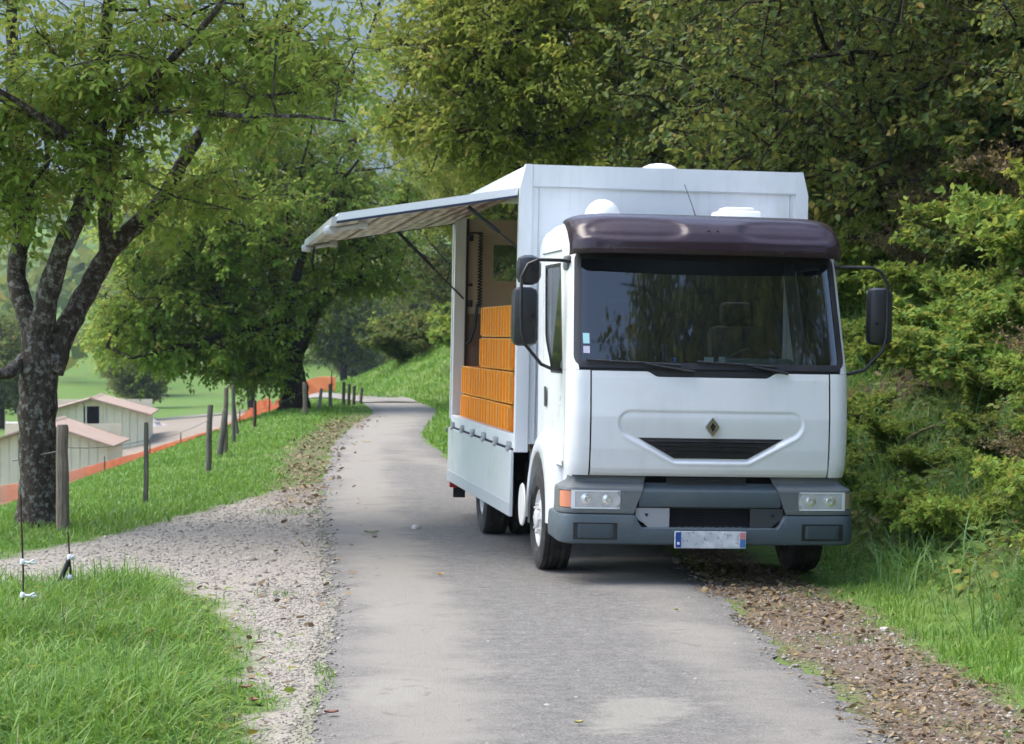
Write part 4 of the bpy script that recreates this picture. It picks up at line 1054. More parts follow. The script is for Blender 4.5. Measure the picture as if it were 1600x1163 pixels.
def cluster_tree(seed, limbs, blobs, ncl, n_twig=5, n_leaf=5, size=.1, kind='pinnate', oval=True, wid=.45, twig_len=.45, rmin=.006, clip=None, sides=10, gnarl=.006, seg=.4):
    """limbs: list of (points, radii); foliage clusters are scattered in the blobs and tied back to the nearest wood"""
    rs = np.random.RandomState(seed)
    mbw = MB(); nodes = []; 
    for pts, rad in limbs:
        n = max(6, int(len(pts) * 5)); Q = smooth_path(pts, n)
        R = np.interp(np.linspace(0, 1, n), np.linspace(0, 1, len(rad)), rad)
        Q[1:] += rs.normal(0, gnarl, Q[1:].shape) * np.minimum(1, R[1:, None] / .05)
        R = R * (1 + rs.uniform(-.07, .07, n))
        mbw.tube(Q, list(R), sides)
        nodes += [Q[i] for i in range(n // 4, n)]
    nodes = np.array(nodes); nl0 = len(nodes)
    w = np.array([b[2] for b in blobs], float); w /= w.sum()
    bi = rs.choice(len(blobs), ncl, p=w); C = np.zeros((ncl, 3))
    for i, k in enumerate(bi):
        d = rs.normal(0, 1, 3); d /= np.linalg.norm(d); r = rs.uniform(0, 1) ** .42
        C[i] = np.array(blobs[k][0]) + d * r * np.array(blobs[k][1])
    if clip is not None: C = C[clip(C)]
    dist = np.array([np.min(np.linalg.norm(nodes - c, axis=1)) for c in C]); C = C[np.argsort(dist)]
    P = [tuple(x) for x in nodes]; par = [-1] * nl0; load = [1.0] * nl0; ends = []
    for c in C:
        A = np.array(P); j = int(np.argmin(np.linalg.norm(A - c, axis=1) + .25 * np.maximum(0, A[:, 2] - c[2])))
        a = A[j]; L_ = np.linalg.norm(c - a); m = max(1, int(L_ / seg)); prev = j
        sag = rs.normal(0, .12 * L_, 3); sag[2] = abs(sag[2]) * .8
        for q in range(1, m + 1):
            t = q / m; p = a + (c - a) * t + sag * math.sin(math.pi * t) + (rs.normal(0, .03, 3) if q < m else 0)
            P.append(tuple(p)); par.append(prev); load.append(0.0); prev = len(P) - 1
        ends.append(prev)
    load = np.array(load); P = np.array(P); par = np.array(par)
    for e in ends: load[e] += 1
    for i in range(len(P) - 1, nl0 - 1, -1):
        if par[i] >= 0: load[par[i]] += load[i]
    idx = np.arange(nl0, len(P))
    R1 = rmin * np.maximum(load[idx], 1) ** .42; pl = par[idx]
    R0 = np.where(pl >= nl0, rmin * np.maximum(load[pl], 1) ** .42, R1 * 1.25); R0 = np.minimum(R0, R1 * 1.8)
    Vb, Fb = edges_tubes(P[pl], P[idx], R0, R1, 5)
    # twigs
    E = P[ends]; ne = len(E)
    TP = np.repeat(E, n_twig, 0); TD = unit(rs.normal(0, 1, (ne * n_twig, 3)) * np.array([1, 1, .6])) * (twig_len * rs.uniform(.5, 1.2, (ne * n_twig, 1)))
    back = rs.uniform(0, .3, (ne * n_twig, 1)) * np.repeat(unit(P[par[ends]] - E), n_twig, 0); TP = TP + back
    Vt, Ft = edges_tubes(TP, TP + TD, np.full(len(TP), rmin * .75), np.full(len(TP), rmin * .35), 3)
    lv = sprays(rs, TP, TD, n_leaf, size, kind, oval=oval, wid=wid)
    return mbw, (np.concatenate([Vb, Vt]), np.concatenate([Fb, Ft + len(Vb)])), lv
BARK = None
def bark_mat(name, dark, mid, lichen, lam=.5):
    m, nt, N, L, b = nmat(name); p = geo_pos(N)
    mp = node(N, 'ShaderNodeMapping'); mp.inputs['Scale'].default_value = (1, 1, .25); L.new(p, mp.inputs[0])
    a = noise(N, L, 22, 6, .7, mp.outputs[0]); c = noise(N, L, 15, 6, .75, p, .2)
    col = ramp(N, L, a.outputs[0], [(.3, dark), (.65, mid)]).outputs[0]
    lr = ramp(N, L, c.outputs[0], [(.50, 0.0), (.68, lam)]).outputs[0]
    L.new(mixc(N, L, lr, col, lichen), b.inputs['Base Color']); sset(b, rough=.95, spec=.15)
    bump(N, L, b, a.outputs[0], .9, .03); return m
BARK = bark_mat('lichen_bark', (.016, .012, .009), (.075, .06, .045), (.34, .34, .31), .75)
BARK2 = bark_mat('dark_bark', (.010, .008, .006), (.045, .036, .027), (.16, .15, .12), .35)
LEAF_W = leaf_mat('walnut_leaf', [(0, (.036, .078, .014)), (.4, (.080, .150, .024)), (.75, (.145, .22, .036)), (1, (.26, .25, .055))], .5)
LEAF_W2 = leaf_mat('spreading_tree_leaf', [(0, (.050, .105, .016)), (.4, (.105, .19, .028)), (.75, (.17, .25, .04)), (1, (.28, .27, .055))], .52)
LEAF_D = leaf_mat('dark_shrub_leaf', [(0, (.010, .024, .007)), (.42, (.026, .056, .013)), (.75, (.060, .098, .020)), (1, (.15, .155, .035))], .34)
LEAF_Y = leaf_mat('yellow_green_leaf', [(0, (.060, .090, .014)), (.4, (.12, .165, .022)), (.75, (.20, .235, .032)), (1, (.32, .28, .06))], .48)
LEAF_B = leaf_mat('bramble_leaf', [(0, (.035, .080, .014)), (.4, (.080, .150, .022)), (.75, (.16, .23, .035)), (1, (.33, .33, .06))], .42, pos_scale=.8)
LEAF_FAR = leaf_mat('far_tree_leaf', [(0, (.025, .050, .014)), (.5, (.060, .10, .022)), (1, (.13, .15, .035))], .3, pos_scale=.05)
def tree_parts(name, mbw, br, lv, bark, leafm, oval=True):
    """meshes of a tree: trunk, branches, foliage"""
    t = mbw.mesh('trunk', 50); t.materials.append(bark)
    b = np_mesh('branches', br[0], [br[1]], smooth=True); b.materials.append(bark)
    f = leaves_mesh('foliage', lv, oval); f.materials.append(leafm)
    return t, b, f
def plant_tree(name, parts, label, cat, loc=(0, 0, 0), rz=0, sc=1.0, group=None):
    o = thing(name, label, cat, loc, (0, 0, rz), group); o.scale = (sc, sc, sc)
    link('trunk', parts[0], None, o); link('branches', parts[1], None, o); link('crown', parts[2], None, o)
    return o
def rel(pts, base): return [tuple(Vector(p) - Vector(base)) for p in pts]

# --- walnut with lichen bark beside the gate
by = 22.6; b0 = at(62, 815, by); b0.z = gz(b0.x, b0.y) - .05
A_ = lambda px, py, dy=0: at(px, py, by + dy)
trunk = [b0, A_(62, 760), A_(58, 680), A_(60, 610), A_(62, 560), A_(58, 515)]
limbs = [(rel(trunk, b0), [.28, .20, .185, .19, .195, .15]),
 (rel([A_(58, 540), A_(38, 480, .1), A_(20, 430, .3), A_(34, 380, .4), A_(46, 335, .5), A_(34, 230, .7), A_(20, 150, .9), A_(18, 0, 1.2), A_(0, -140, 1.5)], b0), [.13, .10, .09, .085, .08, .07, .06, .045, .03]),
 (rel([A_(58, 540), A_(75, 450, -.1), A_(98, 390, -.2), A_(140, 300, -.4), A_(156, 220, -.5), A_(160, 100, -.6), A_(175, -20, -.7), A_(170, -180, -.8)], b0), [.14, .11, .095, .085, .075, .06, .05, .03]),
 (rel([A_(78, 580), A_(95, 530, .1), A_(118, 485, .3), A_(145, 443, .4), A_(170, 390, .5), A_(205, 358, .6), A_(242, 330, .7), A_(268, 285, .9), A_(330, 180, 1.2), A_(400, 90, 1.4), A_(470, 20, 1.6)], b0), [.135, .12, .11, .10, .085, .075, .062, .05, .04, .03, .02]),
 (rel([A_(166, 395, .5), A_(164, 340, .3), A_(170, 280, .0), A_(190, 200, -.4), A_(250, 110, -.9), A_(330, 30, -1.3), A_(390, -60, -1.6)], b0), [.08, .065, .055, .045, .035, .03, .02]),
 (rel([A_(140, 240, -.4), A_(110, 215, -.8), A_(60, 180, -1.2), A_(-20, 130, -1.6)], b0), [.06, .05, .035, .02]),
 (rel([A_(158, 178, -.5), A_(260, 170, -.9), A_(370, 182, -1.2), A_(470, 180, -1.3), A_(540, 190, -1.2)], b0), [.045, .035, .028, .02, .012]),
 (rel([A_(40, 560), A_(10, 590, -.3), A_(-40, 575, -.6), A_(-140, 500, -1.0)], b0), [.08, .055, .045, .03])]
blobs = [(tuple(Vector((-4.6, 22.6, 6.9)) - b0), (4.6, 3.8, 2.5), 1.0), (tuple(Vector((-3.2, 22.2, 4.55)) - b0), (2.0, 1.6, .75), .42), (tuple(Vector((-5.4, 22.2, 3.9)) - b0), (1.0, 1.4, .9), .12), (tuple(Vector((-2.3, 22.6, 4.5)) - b0), (.9, 1.2, .7), .08), (tuple(Vector((-3.7, 23.0, 3.4)) - b0), (1.3, 1.0, .35), .06), (tuple(Vector((-4.2, 21.9, 4.1)) - b0), (1.3, .5, .8), .14), (tuple(Vector((-4.9, 22.0, 3.2)) - b0), (.5, .5, .7), .05)]
T1 = tree_parts('walnut', *cluster_tree(11, limbs, blobs, 470, 5, 4, .088, 'pinnate', True, .54, .42, .0065), BARK, LEAF_W)
plant_tree('walnut_tree', T1, 'old walnut tree with lichen-spotted forked trunk beside the thick wooden gatepost', 'tree', b0)

# --- spreading tree further along the lane
by2 = 57.0; b2 = at(460, 643, by2); b2.z = gz(b2.x, b2.y) - .05
A2 = lambda px, py, dy=0: at(px, py, by2 + dy)
limbs = [(rel([b2, A2(461, 610), A2(455, 580), A2(450, 555)], b2), [.46, .36, .34, .34]),
 (rel([A2(448, 565), A2(435, 535, -.3), A2(400, 518, -.8), A2(370, 520, -1.2), A2(330, 532, -1.6), A2(270, 545, -2), A2(205, 560, -2.2)], b2), [.20, .17, .13, .11, .09, .07, .03]),
 (rel([A2(452, 565), A2(472, 535, .2), A2(490, 490, .4), A2(520, 455, .6), A2(570, 432, .8), A2(640, 425, .9)], b2), [.22, .19, .15, .12, .08, .03]),
 (rel([A2(448, 560), A2(440, 510, .5), A2(430, 450, 1), A2(425, 380, 1.2), A2(430, 300, 1.4), A2(425, 200, 1.5)], b2), [.22, .19, .16, .13, .09, .04]),
 (rel([A2(442, 530, .3), A2(395, 500, .9), A2(372, 475, 1.4), A2(362, 430, 1.8), A2(320, 370, 2.2), A2(280, 330, 2.4)], b2), [.14, .12, .10, .08, .06, .03]),
 (rel([A2(460, 540, .2), A2(450, 470, -1), A2(480, 380, -1.6), A2(520, 300, -2), A2(560, 250, -2.2)], b2), [.14, .12, .09, .06, .03])]
c2 = lambda px, py, dy, r, w: (tuple(at(px, py, by2 + dy) - b2), r, w)
blobs = [c2(400, 330, 0, (4.2, 3.6, 2.6), 1.0), c2(240, 500, -1.2, (1.8, 2.0, 1.2), .28), c2(340, 545, -.6, (1.7, 2, .8), .16), c2(560, 330, .5, (1.6, 2.2, 1.3), .2), c2(590, 440, .4, (1.1, 1.4, .5), .07), c2(420, 480, -.6, (1.6, 2, .9), .16), c2(450, 150, 0, (3.0, 3.0, 1.7), .24), c2(300, 380, -1, (2.0, 2, 1.6), .3), c2(400, 575, -.6, (.9, 1.2, .5), .05)]
T2 = tree_parts('spreading', *cluster_tree(23, limbs, blobs, 620, 6, 4, .135, 'pinnate', False, .6, .7, .012, seg=.7), BARK2, LEAF_W2, False)
plant_tree('spreading_tree', T2, 'broad tree with thick dark trunk and low spreading limbs beside the bend in the lane', 'tree', b2)

# --- bank trees: three kinds, copied along the slope
def auto_limbs(seed, H, lean, r0, n, spread):
    rs = random.Random(seed); tr_ = [(0, 0, -.3), (lean[0] * .15, lean[1] * .15, H * .22), (lean[0] * .4, lean[1] * .4, H * .45), (lean[0] * .8, lean[1] * .8, H * .75), (lean[0], lean[1], H)]
    out = [(tr_, [r0 * 1.25, r0, r0 * .8, r0 * .5, r0 * .15])]
    for k in range(n):
        t = .22 + .65 * k / n; i = t * 4; j = int(i); f = i - j
        p = [tr_[j][c] * (1 - f) + tr_[min(j + 1, 4)][c] * f for c in range(3)]
        a = k * 2.4 + rs.uniform(-.4, .4); L_ = spread * (1.1 - .5 * t) * rs.uniform(.8, 1.15)
        q = [p]
        for m in range(1, 5):
            a += rs.uniform(-.35, .35); q.append((q[-1][0] + math.cos(a) * L_ / 4, q[-1][1] + math.sin(a) * L_ / 4, q[-1][2] + L_ * rs.uniform(.02, .22)))
        out.append((q, [r0 * .42 * (1.1 - t * .6), r0 * .33 * (1.1 - t * .6), r0 * .24, r0 * .15, r0 * .05]))
    return out
KA = tree_parts('ash_like', *cluster_tree(31, auto_limbs(31, 8.5, (-2.2, -.6), .17, 9, 4.6), [((-1.4, -.3, 5.6), (4.4, 3.8, 3.2), 1), ((-2.6, -.6, 3.6), (2.8, 2.4, 1.2), .3)], 600, 6, 4, .115, 'pinnate', False, .58, .6, .009, seg=.55), BARK2, LEAF_Y, False)
KB = tree_parts('hazel_like', *cluster_tree(37, auto_limbs(37, 6.5, (-1.0, -.8), .12, 10, 3.2), [((-.6, -.5, 3.6), (3.1, 2.9, 3.3), 1), ((-.6, -.9, 1.7), (2.4, 2.2, 1.3), .35)], 620, 6, 6, .105, 'simple', True, .68, .5, .007, seg=.5), BARK2, LEAF_D, True)
KC = tree_parts('far_tree', *cluster_tree(41, auto_limbs(41, 9, (.3, .2), .22, 8, 3.4), [((0, 0, 5.6), (3.3, 3.3, 3.9), 1), ((0, 0, 3.2), (2.6, 2.6, 1.6), .3)], 420, 6, 6, .26, 'simple', False, .7, .9, .014, seg=1.0), BARK2, LEAF_FAR, False)
def on_bank(x, y): return (x, y, gz(x, y) - .08)
for (x, y, rz, sc, lab) in ((3.6, 51, 2.2, .95, 'yellow-green tree on the slope above the far bend of the lane'),
                        (1.2, 66, .8, .95, 'tall yellow-green tree standing beyond the bend on the grassy slope'),
                        (6.2, 47, 4.0, 1.15, 'large pale green tree high on the bank behind the leaning one')):
    plant_tree('bank_tree', KA, lab, 'tree', on_bank(x, y), rz, sc, 'yellow-green trees on the bank')
by3 = 37.5; b3 = Vector(on_bank(2.6, by3)); A3 = lambda px, py, dy=0: at(px, py, by3 + dy)
limbs = [(rel([b3, A3(1030, 300), A3(1022, 210), A3(1015, 130), A3(1005, 60), A3(985, -40), A3(960, -160), A3(940, -300)], b3), [.20, .17, .15, .13, .12, .10, .07, .04]),
 (rel([A3(1016, 105), A3(990, 150, -.2), A3(955, 178, -.4), A3(905, 200, -.7), A3(850, 213, -1.0), A3(790, 200, -1.2), A3(720, 205, -1.4)], b3), [.085, .075, .065, .055, .045, .03, .015]),
 (rel([A3(985, -40), A3(905, -20, -.5), A3(880, 10, -.8), A3(845, 50, -1.1), A3(800, 72, -1.4), A3(755, 105, -1.6), A3(720, 150, -1.8)], b3), [.09, .085, .08, .07, .06, .04, .02]),
 (rel([A3(985, -40), A3(900, -110, .5), A3(780, -130, 1), A3(660, -90, 1.2), A3(600, -20, 1.3), A3(575, 60, 1.3)], b3), [.09, .08, .07, .05, .035, .02]),
 (rel([A3(1000, 30), A3(1070, -60, .8), A3(1150, -120, 1.2), A3(1230, -150, 1.5)], b3), [.08, .07, .05, .03])]
c3 = lambda px, py, dy, r, w: (tuple(at(px, py, by3 + dy) - b3), r, w)
blobs = [c3(860, 60, -.6, (2.6, 2.2, 2.2), 1.0), c3(690, 50, 0, (1.3, 1.6, 1.9), .28), c3(950, -150, 0, (4, 3.4, 2.2), .7), c3(820, 235, -.6, (1.7, 1.2, .6), .16), c3(1000, 60, .6, (1.3, 1.6, 1.8), .25), c3(640, 190, .5, (.9, 1.2, .6), .08)]
T3 = tree_parts('leaning', *cluster_tree(61, limbs, blobs, 540, 6, 4, .11, 'pinnate', False, .6, .55, .009, seg=.5), BARK2, LEAF_Y, False)
plant_tree('bank_tree', T3, 'yellow-green tree with dark curving boughs reaching over the lane behind the lorry', 'tree', b3, group='yellow-green trees on the bank')
hz = [(4.6, 29.5, .3, 1.0), (7.4, 26.5, 1.6, 1.05), (6.6, 32, 2.9, 1.1), (9.3, 29, .9, 1.2), (4.2, 34.5, 4.4, .95), (10.5, 35, 3.4, 1.3), (8.5, 22.5, 5.0, 1.0), (6.2, 23.2, 2.2, .75), (9, 41, 1.2, 1.3), (11.5, 26, 2.0, 1.2)]
for (x, y, rz, sc) in hz:
    plant_tree('thicket_tree', KB, '%s dark broad-leaved thicket tree %s' % ('low' if sc < .9 else ('middling' if sc < 1.08 else 'tall'), 'on the bank above the lorry cab' if y < 25 else ('on the bank above the lorry box' if y < 31 else ('on the bank just behind the lorry' if y < 36 else 'high on the bank far behind the lorry'))), 'tree', on_bank(x, y), rz, sc, 'thicket trees on the bank')
# trees along the lane behind the photographer: seen only as reflections in the windscreen
for (x, y, rz, sc) in ((8.2, 1.0, .4, 1.75), (6.8, -9, 1.9, 1.9), (11.5, -4, 3.1, 1.9), (-9.5, -6, 2.0, 1.6)):
    plant_tree('lane_tree', KB if sc == 1.75 or sc == 1.6 else KA, 'tall tree along the lane facing the lorry, mirrored in its windscreen', 'tree', on_bank(x, y), rz, sc, 'trees facing the lorry')
# trees in the valley
rv = random.Random(8)
vt = [(-46, 150), (-36, 158), (-28, 168), (-54, 176), (-20, 172), (-12, 160), (-42, 190), (-33, 200), (-60, 205), (-24, 205), (-8, 190), (-50, 225), (-38, 235), (-16, 230), (2, 215), (-70, 240)]
for (x, y) in vt:
    sv = rv.uniform(.8, 1.35)
    plant_tree('valley_tree', KC, '%s rounded tree %s' % ('small' if sv < 1.05 else 'large', 'near the pale valley track beyond the sheds' if y < 178 else ('in the field just beyond the valley track' if y < 210 else 'at the foot of the far wooded hillside')), 'tree', (x, y, gz(x, y) - .2), rv.uniform(0, 6), sv, 'trees in the valley')
# brush at the end of the lane
for (x, y, rz, sc) in ((1.5, 72, 1, .9), (4.5, 62, 2.4, 1.0), (7, 70, .3, 1.2), (3.2, 80, 3.3, 1.2), (-1.6, 84, 4.1, 1.2), (8, 56, 5, 1.1)):
    plant_tree('slope_tree', KB, 'dark green bushy tree on the grassy slope beyond the bend', 'tree', on_bank(x, y), rz, sc, 'bushy trees beyond the bend')
# ------------------------------------------------------------------ bushes on the bank
STEM = plain('bush_stem', (.07, .05, .032), .9, vary=.4, scale=20)
DRYS = plain('dry_stem', (.16, .115, .075), .95, vary=.4, scale=20)
def bush_parts(seed, n_stem, H, R, n_leaf, size, kind, wid, leafm, stemm=STEM, r=.006, arch=.5, twigs=7):
    rs = np.random.RandomState(seed); P0 = []; P1 = []; TP = []; TD = []
    for k in range(n_stem):
        a = rs.uniform(0, 6.28); ln = R * rs.uniform(.45, 1.1); h = H * rs.uniform(.5, 1.1)
        p = np.array([rs.normal(0, .1 * R), rs.normal(0, .1 * R), -.05]); q = []
        for t in np.linspace(0, 1, 8)[1:]:
            q.append(np.array([math.cos(a) * ln * t ** 1.2, math.sin(a) * ln * t ** 1.2, h * (t - arch * t * t) / (1 - arch * .75)]) + rs.normal(0, .03 * R, 3))
        for i, c in enumerate(q):
            P0.append(p); P1.append(c)
            if i >= 1:
                for _ in range(twigs):
                    d = rs.normal(0, 1, 3); d[2] = abs(d[2]) * .6; d = d / np.linalg.norm(d) * .18 * R * rs.uniform(.5, 1.4)
                    TP.append(p + (c - p) * rs.uniform(0, 1)); TD.append(d)
            p = c
    P0, P1, TP, TD = map(np.array, (P0, P1, TP, TD))
    V1, F1 = edges_tubes(P0, P1, np.full(len(P0), r), np.full(len(P0), r * .8), 4)
    V2, F2 = edges_tubes(TP, TP + TD, np.full(len(TP), r * .5), np.full(len(TP), r * .3), 3)
    s = np_mesh('stems', np.concatenate([V1, V2]), [np.concatenate([F1, F2 + len(V1)])]); s.materials.append(stemm)
    lv = sprays(rs, TP, TD, n_leaf, size, kind, droop=.1, oval=True, wid=wid, up=.9)
    f = leaves_mesh('leaves', lv, True); f.materials.append(leafm)
    return s, f
def plant_bush(name, parts, label, loc, rz, sc, group, tilt=(0, 0)):
    o = thing(name, label, 'bush', loc, (tilt[0], tilt[1], rz), group); o.scale = (sc, sc, sc)
    link('stems', parts[0], None, o); link('foliage', parts[1], None, o); return o
LEAF_G = leaf_mat('fresh_bramble_leaf', [(0, (.030, .075, .012)), (.4, (.068, .140, .020)), (.75, (.13, .21, .03)), (1, (.30, .30, .05))], .45, pos_scale=.9)
LEAF_C = leaf_mat('creeping_leaf', [(0, (.018, .042, .010)), (.45, (.045, .085, .016)), (.8, (.09, .135, .024)), (1, (.20, .19, .04))], .3)
LEAF_DRY = leaf_mat('dry_leaf', [(0, (.06, .055, .022)), (.5, (.13, .10, .05)), (1, (.22, .16, .09))], .2)
BB1 = bush_parts(51, 16, .75, .85, 4, .086, 'tri', .62, LEAF_G)
BB2 = bush_parts(52, 18, .8, .9, 4, .080, 'tri', .62, LEAF_B)
BB3 = bush_parts(53, 20, 1.2, 1.05, 6, .105, 'simple', .7, LEAF_D)
BB4 = bush_parts(54, 26, .9, .8, 2, .055, 'simple', .5, LEAF_DRY, DRYS, .005, twigs=5)
BB5 = bush_parts(55, 22, .45, .55, 5, .068, 'simple', .75, LEAF_B)
rb_ = random.Random(77)
KIND = [(BB1, 'bramble_bush', 'pale yellow-green bramble on the bank', 'pale brambles on the bank'),
        (BB2, 'bramble_bush', 'mid-green bramble arching over the bank', 'green brambles on the bank'),
        (BB3, 'shrub', 'dark green leafy shrub on the bank', 'dark shrubs on the bank'),
        (BB4, 'dry_scrub', 'dry brown twiggy scrub on the bank', 'dry scrub on the bank'),
        (BB5, 'ground_ivy', 'low mat of round green leaves on the bank', 'low leafy plants on the bank')]
def bank_label(lab, x, y):
    u = x - float(TOE(y)); lab = lab.replace(' on the bank', '').replace(' over the bank', '').replace(' at the foot of the bank', '')
    hgt = 'at the foot of the bank' if u < 1.6 else ('half-way up the bank' if u < 3.6 else 'high on the bank')
    wh = 'before the lorry' if y < 16 else ('beside the lorry cab' if y < 19.5 else ('beside the lorry box' if y < 25 else ('just behind the lorry' if y < 32 else 'well behind the lorry')))
    return lab + ' ' + hgt + ' ' + wh
def bank_bush(k, x, y, sc, label=None):
    P_, nm, lab, grp = KIND[k]
    o = plant_bush(nm, P_, label or bank_label(lab, x, y), (x, y, gz(x, y)), rb_.uniform(0, 6.28), sc, grp, (rb_.uniform(-.15, .15), rb_.uniform(-.35, -.1)))
    return o
spots = []
def try_spot(x, y, dmin):
    for (a, b) in spots:
        if (a - x) ** 2 + (b - y) ** 2 < dmin * dmin: return False
    spots.append((x, y)); return True
cnt = 0
while cnt < 4000 and len(spots) < 340:
    cnt += 1
    y = rb_.uniform(12.5, 38); u = .75 + 6.2 * rb_.random() ** 1.25; x = float(TOE(y)) + u
    px = 800 + x / y * F_PX
    if px > 1720 or px < 1180 and y < 25: continue
    if u < 1.3 and rb_.random() < .3: continue
    # bare earth scars stay open
    bare = any(((px - cx) / rx) ** 2 + ((520 - (gz(x, y) - CAM_H) / y * F_PX - cy) / ry) ** 2 < 1 for cx, cy, rx, ry in ((1405, 640, 60, 50), (1455, 700, 45, 40), (1565, 810, 45, 70), (1400, 470, 30, 30)))
    if bare: continue
    dm = .30 + .009 * y
    if not try_spot(x, y, dm): continue
    nz = float(vnoise(np.array(x), np.array(y), .8, 91)); r = rb_.random()
    if u < 1.2: k = 4 if r < .5 else 1
    elif u < 4.2: k = (0 if r < .5 else (1 if r < .85 else 3)) if nz > .05 else (1 if r < .42 else (4 if r < .6 else (2 if r < .82 else 3)))
    else: k = 2 if r < .6 else (1 if r < .8 else 3)
    bank_bush(k, x, y, rb_.uniform(.55, 1.0) * (.7 if u < 1.6 else (.9 if u < 3 else 1.15)))
# rough growth on the slope beyond the bend
for i in range(70):
    y = rb_.uniform(44, 92); x = float(TOE(y)) + rb_.uniform(2.2, 9)
    if not try_spot(x, y, 1.3): continue
    k = rb_.choice([0, 1, 2, 3, 3, 0]); P_, nm, lab, grp = KIND[k]
    plant_bush(nm, P_, {0: 'pale leafy scrub on the slope beyond the bend', 1: 'green scrub on the slope beyond the bend', 2: 'dark shrub on the slope beyond the bend', 3: 'dry tan scrub on the slope beyond the bend'}[k], (x, y, gz(x, y)), rb_.uniform(0, 6.28), rb_.uniform(1.3, 2.2), 'scrub beyond the bend')

# ------------------------------------------------------------------ grass
def grass_mat(name, stops):
    stops = [(p_, (c_[0] * 1.45, c_[1] * 1.42, c_[2] * 1.6)) for p_, c_ in stops]
    m, nt, N, L, b = nmat(name); v = attrf(N, 'var'); n = noise(N, L, .9, 4, .6, geo_pos(N))
    f = math_(N, L, 'ADD', math_(N, L, 'MULTIPLY', v, .6), math_(N, L, 'MULTIPLY', math_(N, L, 'SUBTRACT', n.outputs[0], .3), .9), True)
    r = ramp(N, L, f, stops); L.new(r.outputs[0], b.inputs['Base Color']); sset(b, rough=.5, spec=.4)
    t = N.new('ShaderNodeBsdfTranslucent'); L.new(mixc(N, L, .4, r.outputs[0], (.25, .4, .06)), t.inputs[0])
    mx = N.new('ShaderNodeMixShader'); mx.inputs[0].default_value = .38
    L.new(b.outputs[0], mx.inputs[1]); L.new(t.outputs[0], mx.inputs[2]); L.new(mx.outputs[0], N['Material Output'].inputs[0]); return m
GRASS = grass_mat('meadow_grass', [(0, (.035, .085, .010)), (.4, (.075, .165, .018)), (.75, (.13, .235, .03)), (1, (.26, .27, .07))])
LONGG = grass_mat('long_bank_grass', [(0, (.03, .075, .018)), (.5, (.06, .14, .03)), (1, (.14, .22, .06))])
def blades(name, rs, x, y, h, w, mat, label, lean=.55, zfun=base_h, clump=.0):
    n = len(x); z = zfun(x, y) - .02
    az = rs.uniform(0, 6.28, n) + clump * 2 * vnoise(x, y, 2.5, 17); ln = np.abs(rs.normal(lean, lean * .55, n))
    D = np.stack([np.cos(az), np.sin(az), np.zeros(n)], 1); Sd = np.stack([-np.sin(az), np.cos(az), np.zeros(n)], 1)
    tw = rs.uniform(-.6, .6, n)[:, None]; Sd = unit(Sd + D * tw)
    B = np.stack([x, y, z], 1); rows = []
    for t, k in ((0, 1.0), (.45, .85), (.78, .5)):
        c = B + D * (h * ln * t * t)[:, None]; c[:, 2] += h * (t - .28 * np.minimum(ln, 1.4) * t * t)
        rows.append(c + Sd * (w * k / 2)[:, None]); rows.append(c - Sd * (w * k / 2)[:, None])
    tip = B + D * (h * ln)[:, None]; tip[:, 2] += h * (1 - .36 * np.minimum(ln, 1.6))
    V = np.stack(rows + [tip], 1).reshape(-1, 3); o = (np.arange(n) * 7)[:, None]
    Q = np.concatenate([o + np.array([[0, 1, 3, 2]]), o + np.array([[2, 3, 5, 4]])]); T = o + np.array([[4, 5, 6]])
    me = np_mesh(name, V, [Q, T], {'var': np.repeat(rs.uniform(0, 1, n), 7)})
    return tag(link(name, me, mat), label, 'grass', kind='stuff')
def scatter(rs, x0, x1, y0, y1, dens, w):
    n = int((x1 - x0) * (y1 - y0) * dens); x = rs.uniform(x0, x1, n); y = rs.uniform(y0, y1, n)
    k = rs.uniform(0, 1, n) < w(x, y); return x[k], y[k]
rs = np.random.RandomState(5)
infr = lambda x, y, m=.4: (np.abs(x) < y * .2286 + m)
# near left verge
def w_near(x, y): return grass_w(x, y) * (x < -1.0) * infr(x, y) * (y < TRK_NEAR(x) + .3) * (.55 + .45 * sstep(-.5, .3, vnoise(x, y, 2.4, 101)))
x, y = scatter(rs, -4.6, -.9, 8.6, 18.4, 1700, w_near)
edge = sstep(.0, .5, np.interp(y, [0, 10.6, 12, 13.5, 15.3, 17], [-.95, -1.24, -1.36, -1.62, -1.95, -2.5]) - x)
h = (.07 + .24 * edge * (.65 + .5 * vnoise(x, y, 1.3, 102))) * rs.uniform(.5, 1.35, len(x))
blades('verge_grass', rs, x, y, h, rs.uniform(.005, .014, len(x)), GRASS, 'bright green long grass on the near verge beside the gravel', .95)
# left verge along the lane
def w_left(x, y): return grass_w(x, y) * (x > CREST(y) - 3.5) * (x < RL(y)) * infr(x, y, .6) * (track_mask(x, y) < .5) * (y > TRK_FAR(x) - .4)
x1, y1 = scatter(rs, -8.5, -1.6, 18.5, 40, 480, w_left); x2, y2 = scatter(rs, -10.5, -2.5, 40, 64, 170, w_left)
x = np.r_[x1, x2]; y = np.r_[y1, y2]
h = (.09 + .06 * vnoise(x, y, .9, 103)) * rs.uniform(.6, 1.4, len(x)); h *= .45 + .55 * sstep(.1, .9, RL(y) - x)
blades('lane_grass', rs, x, y, np.maximum(h, .04), rs.uniform(.010, .018, len(x)) * (1 + (y > 40) * .9), GRASS, 'green grass on the bank between the lane and the fence', .55)
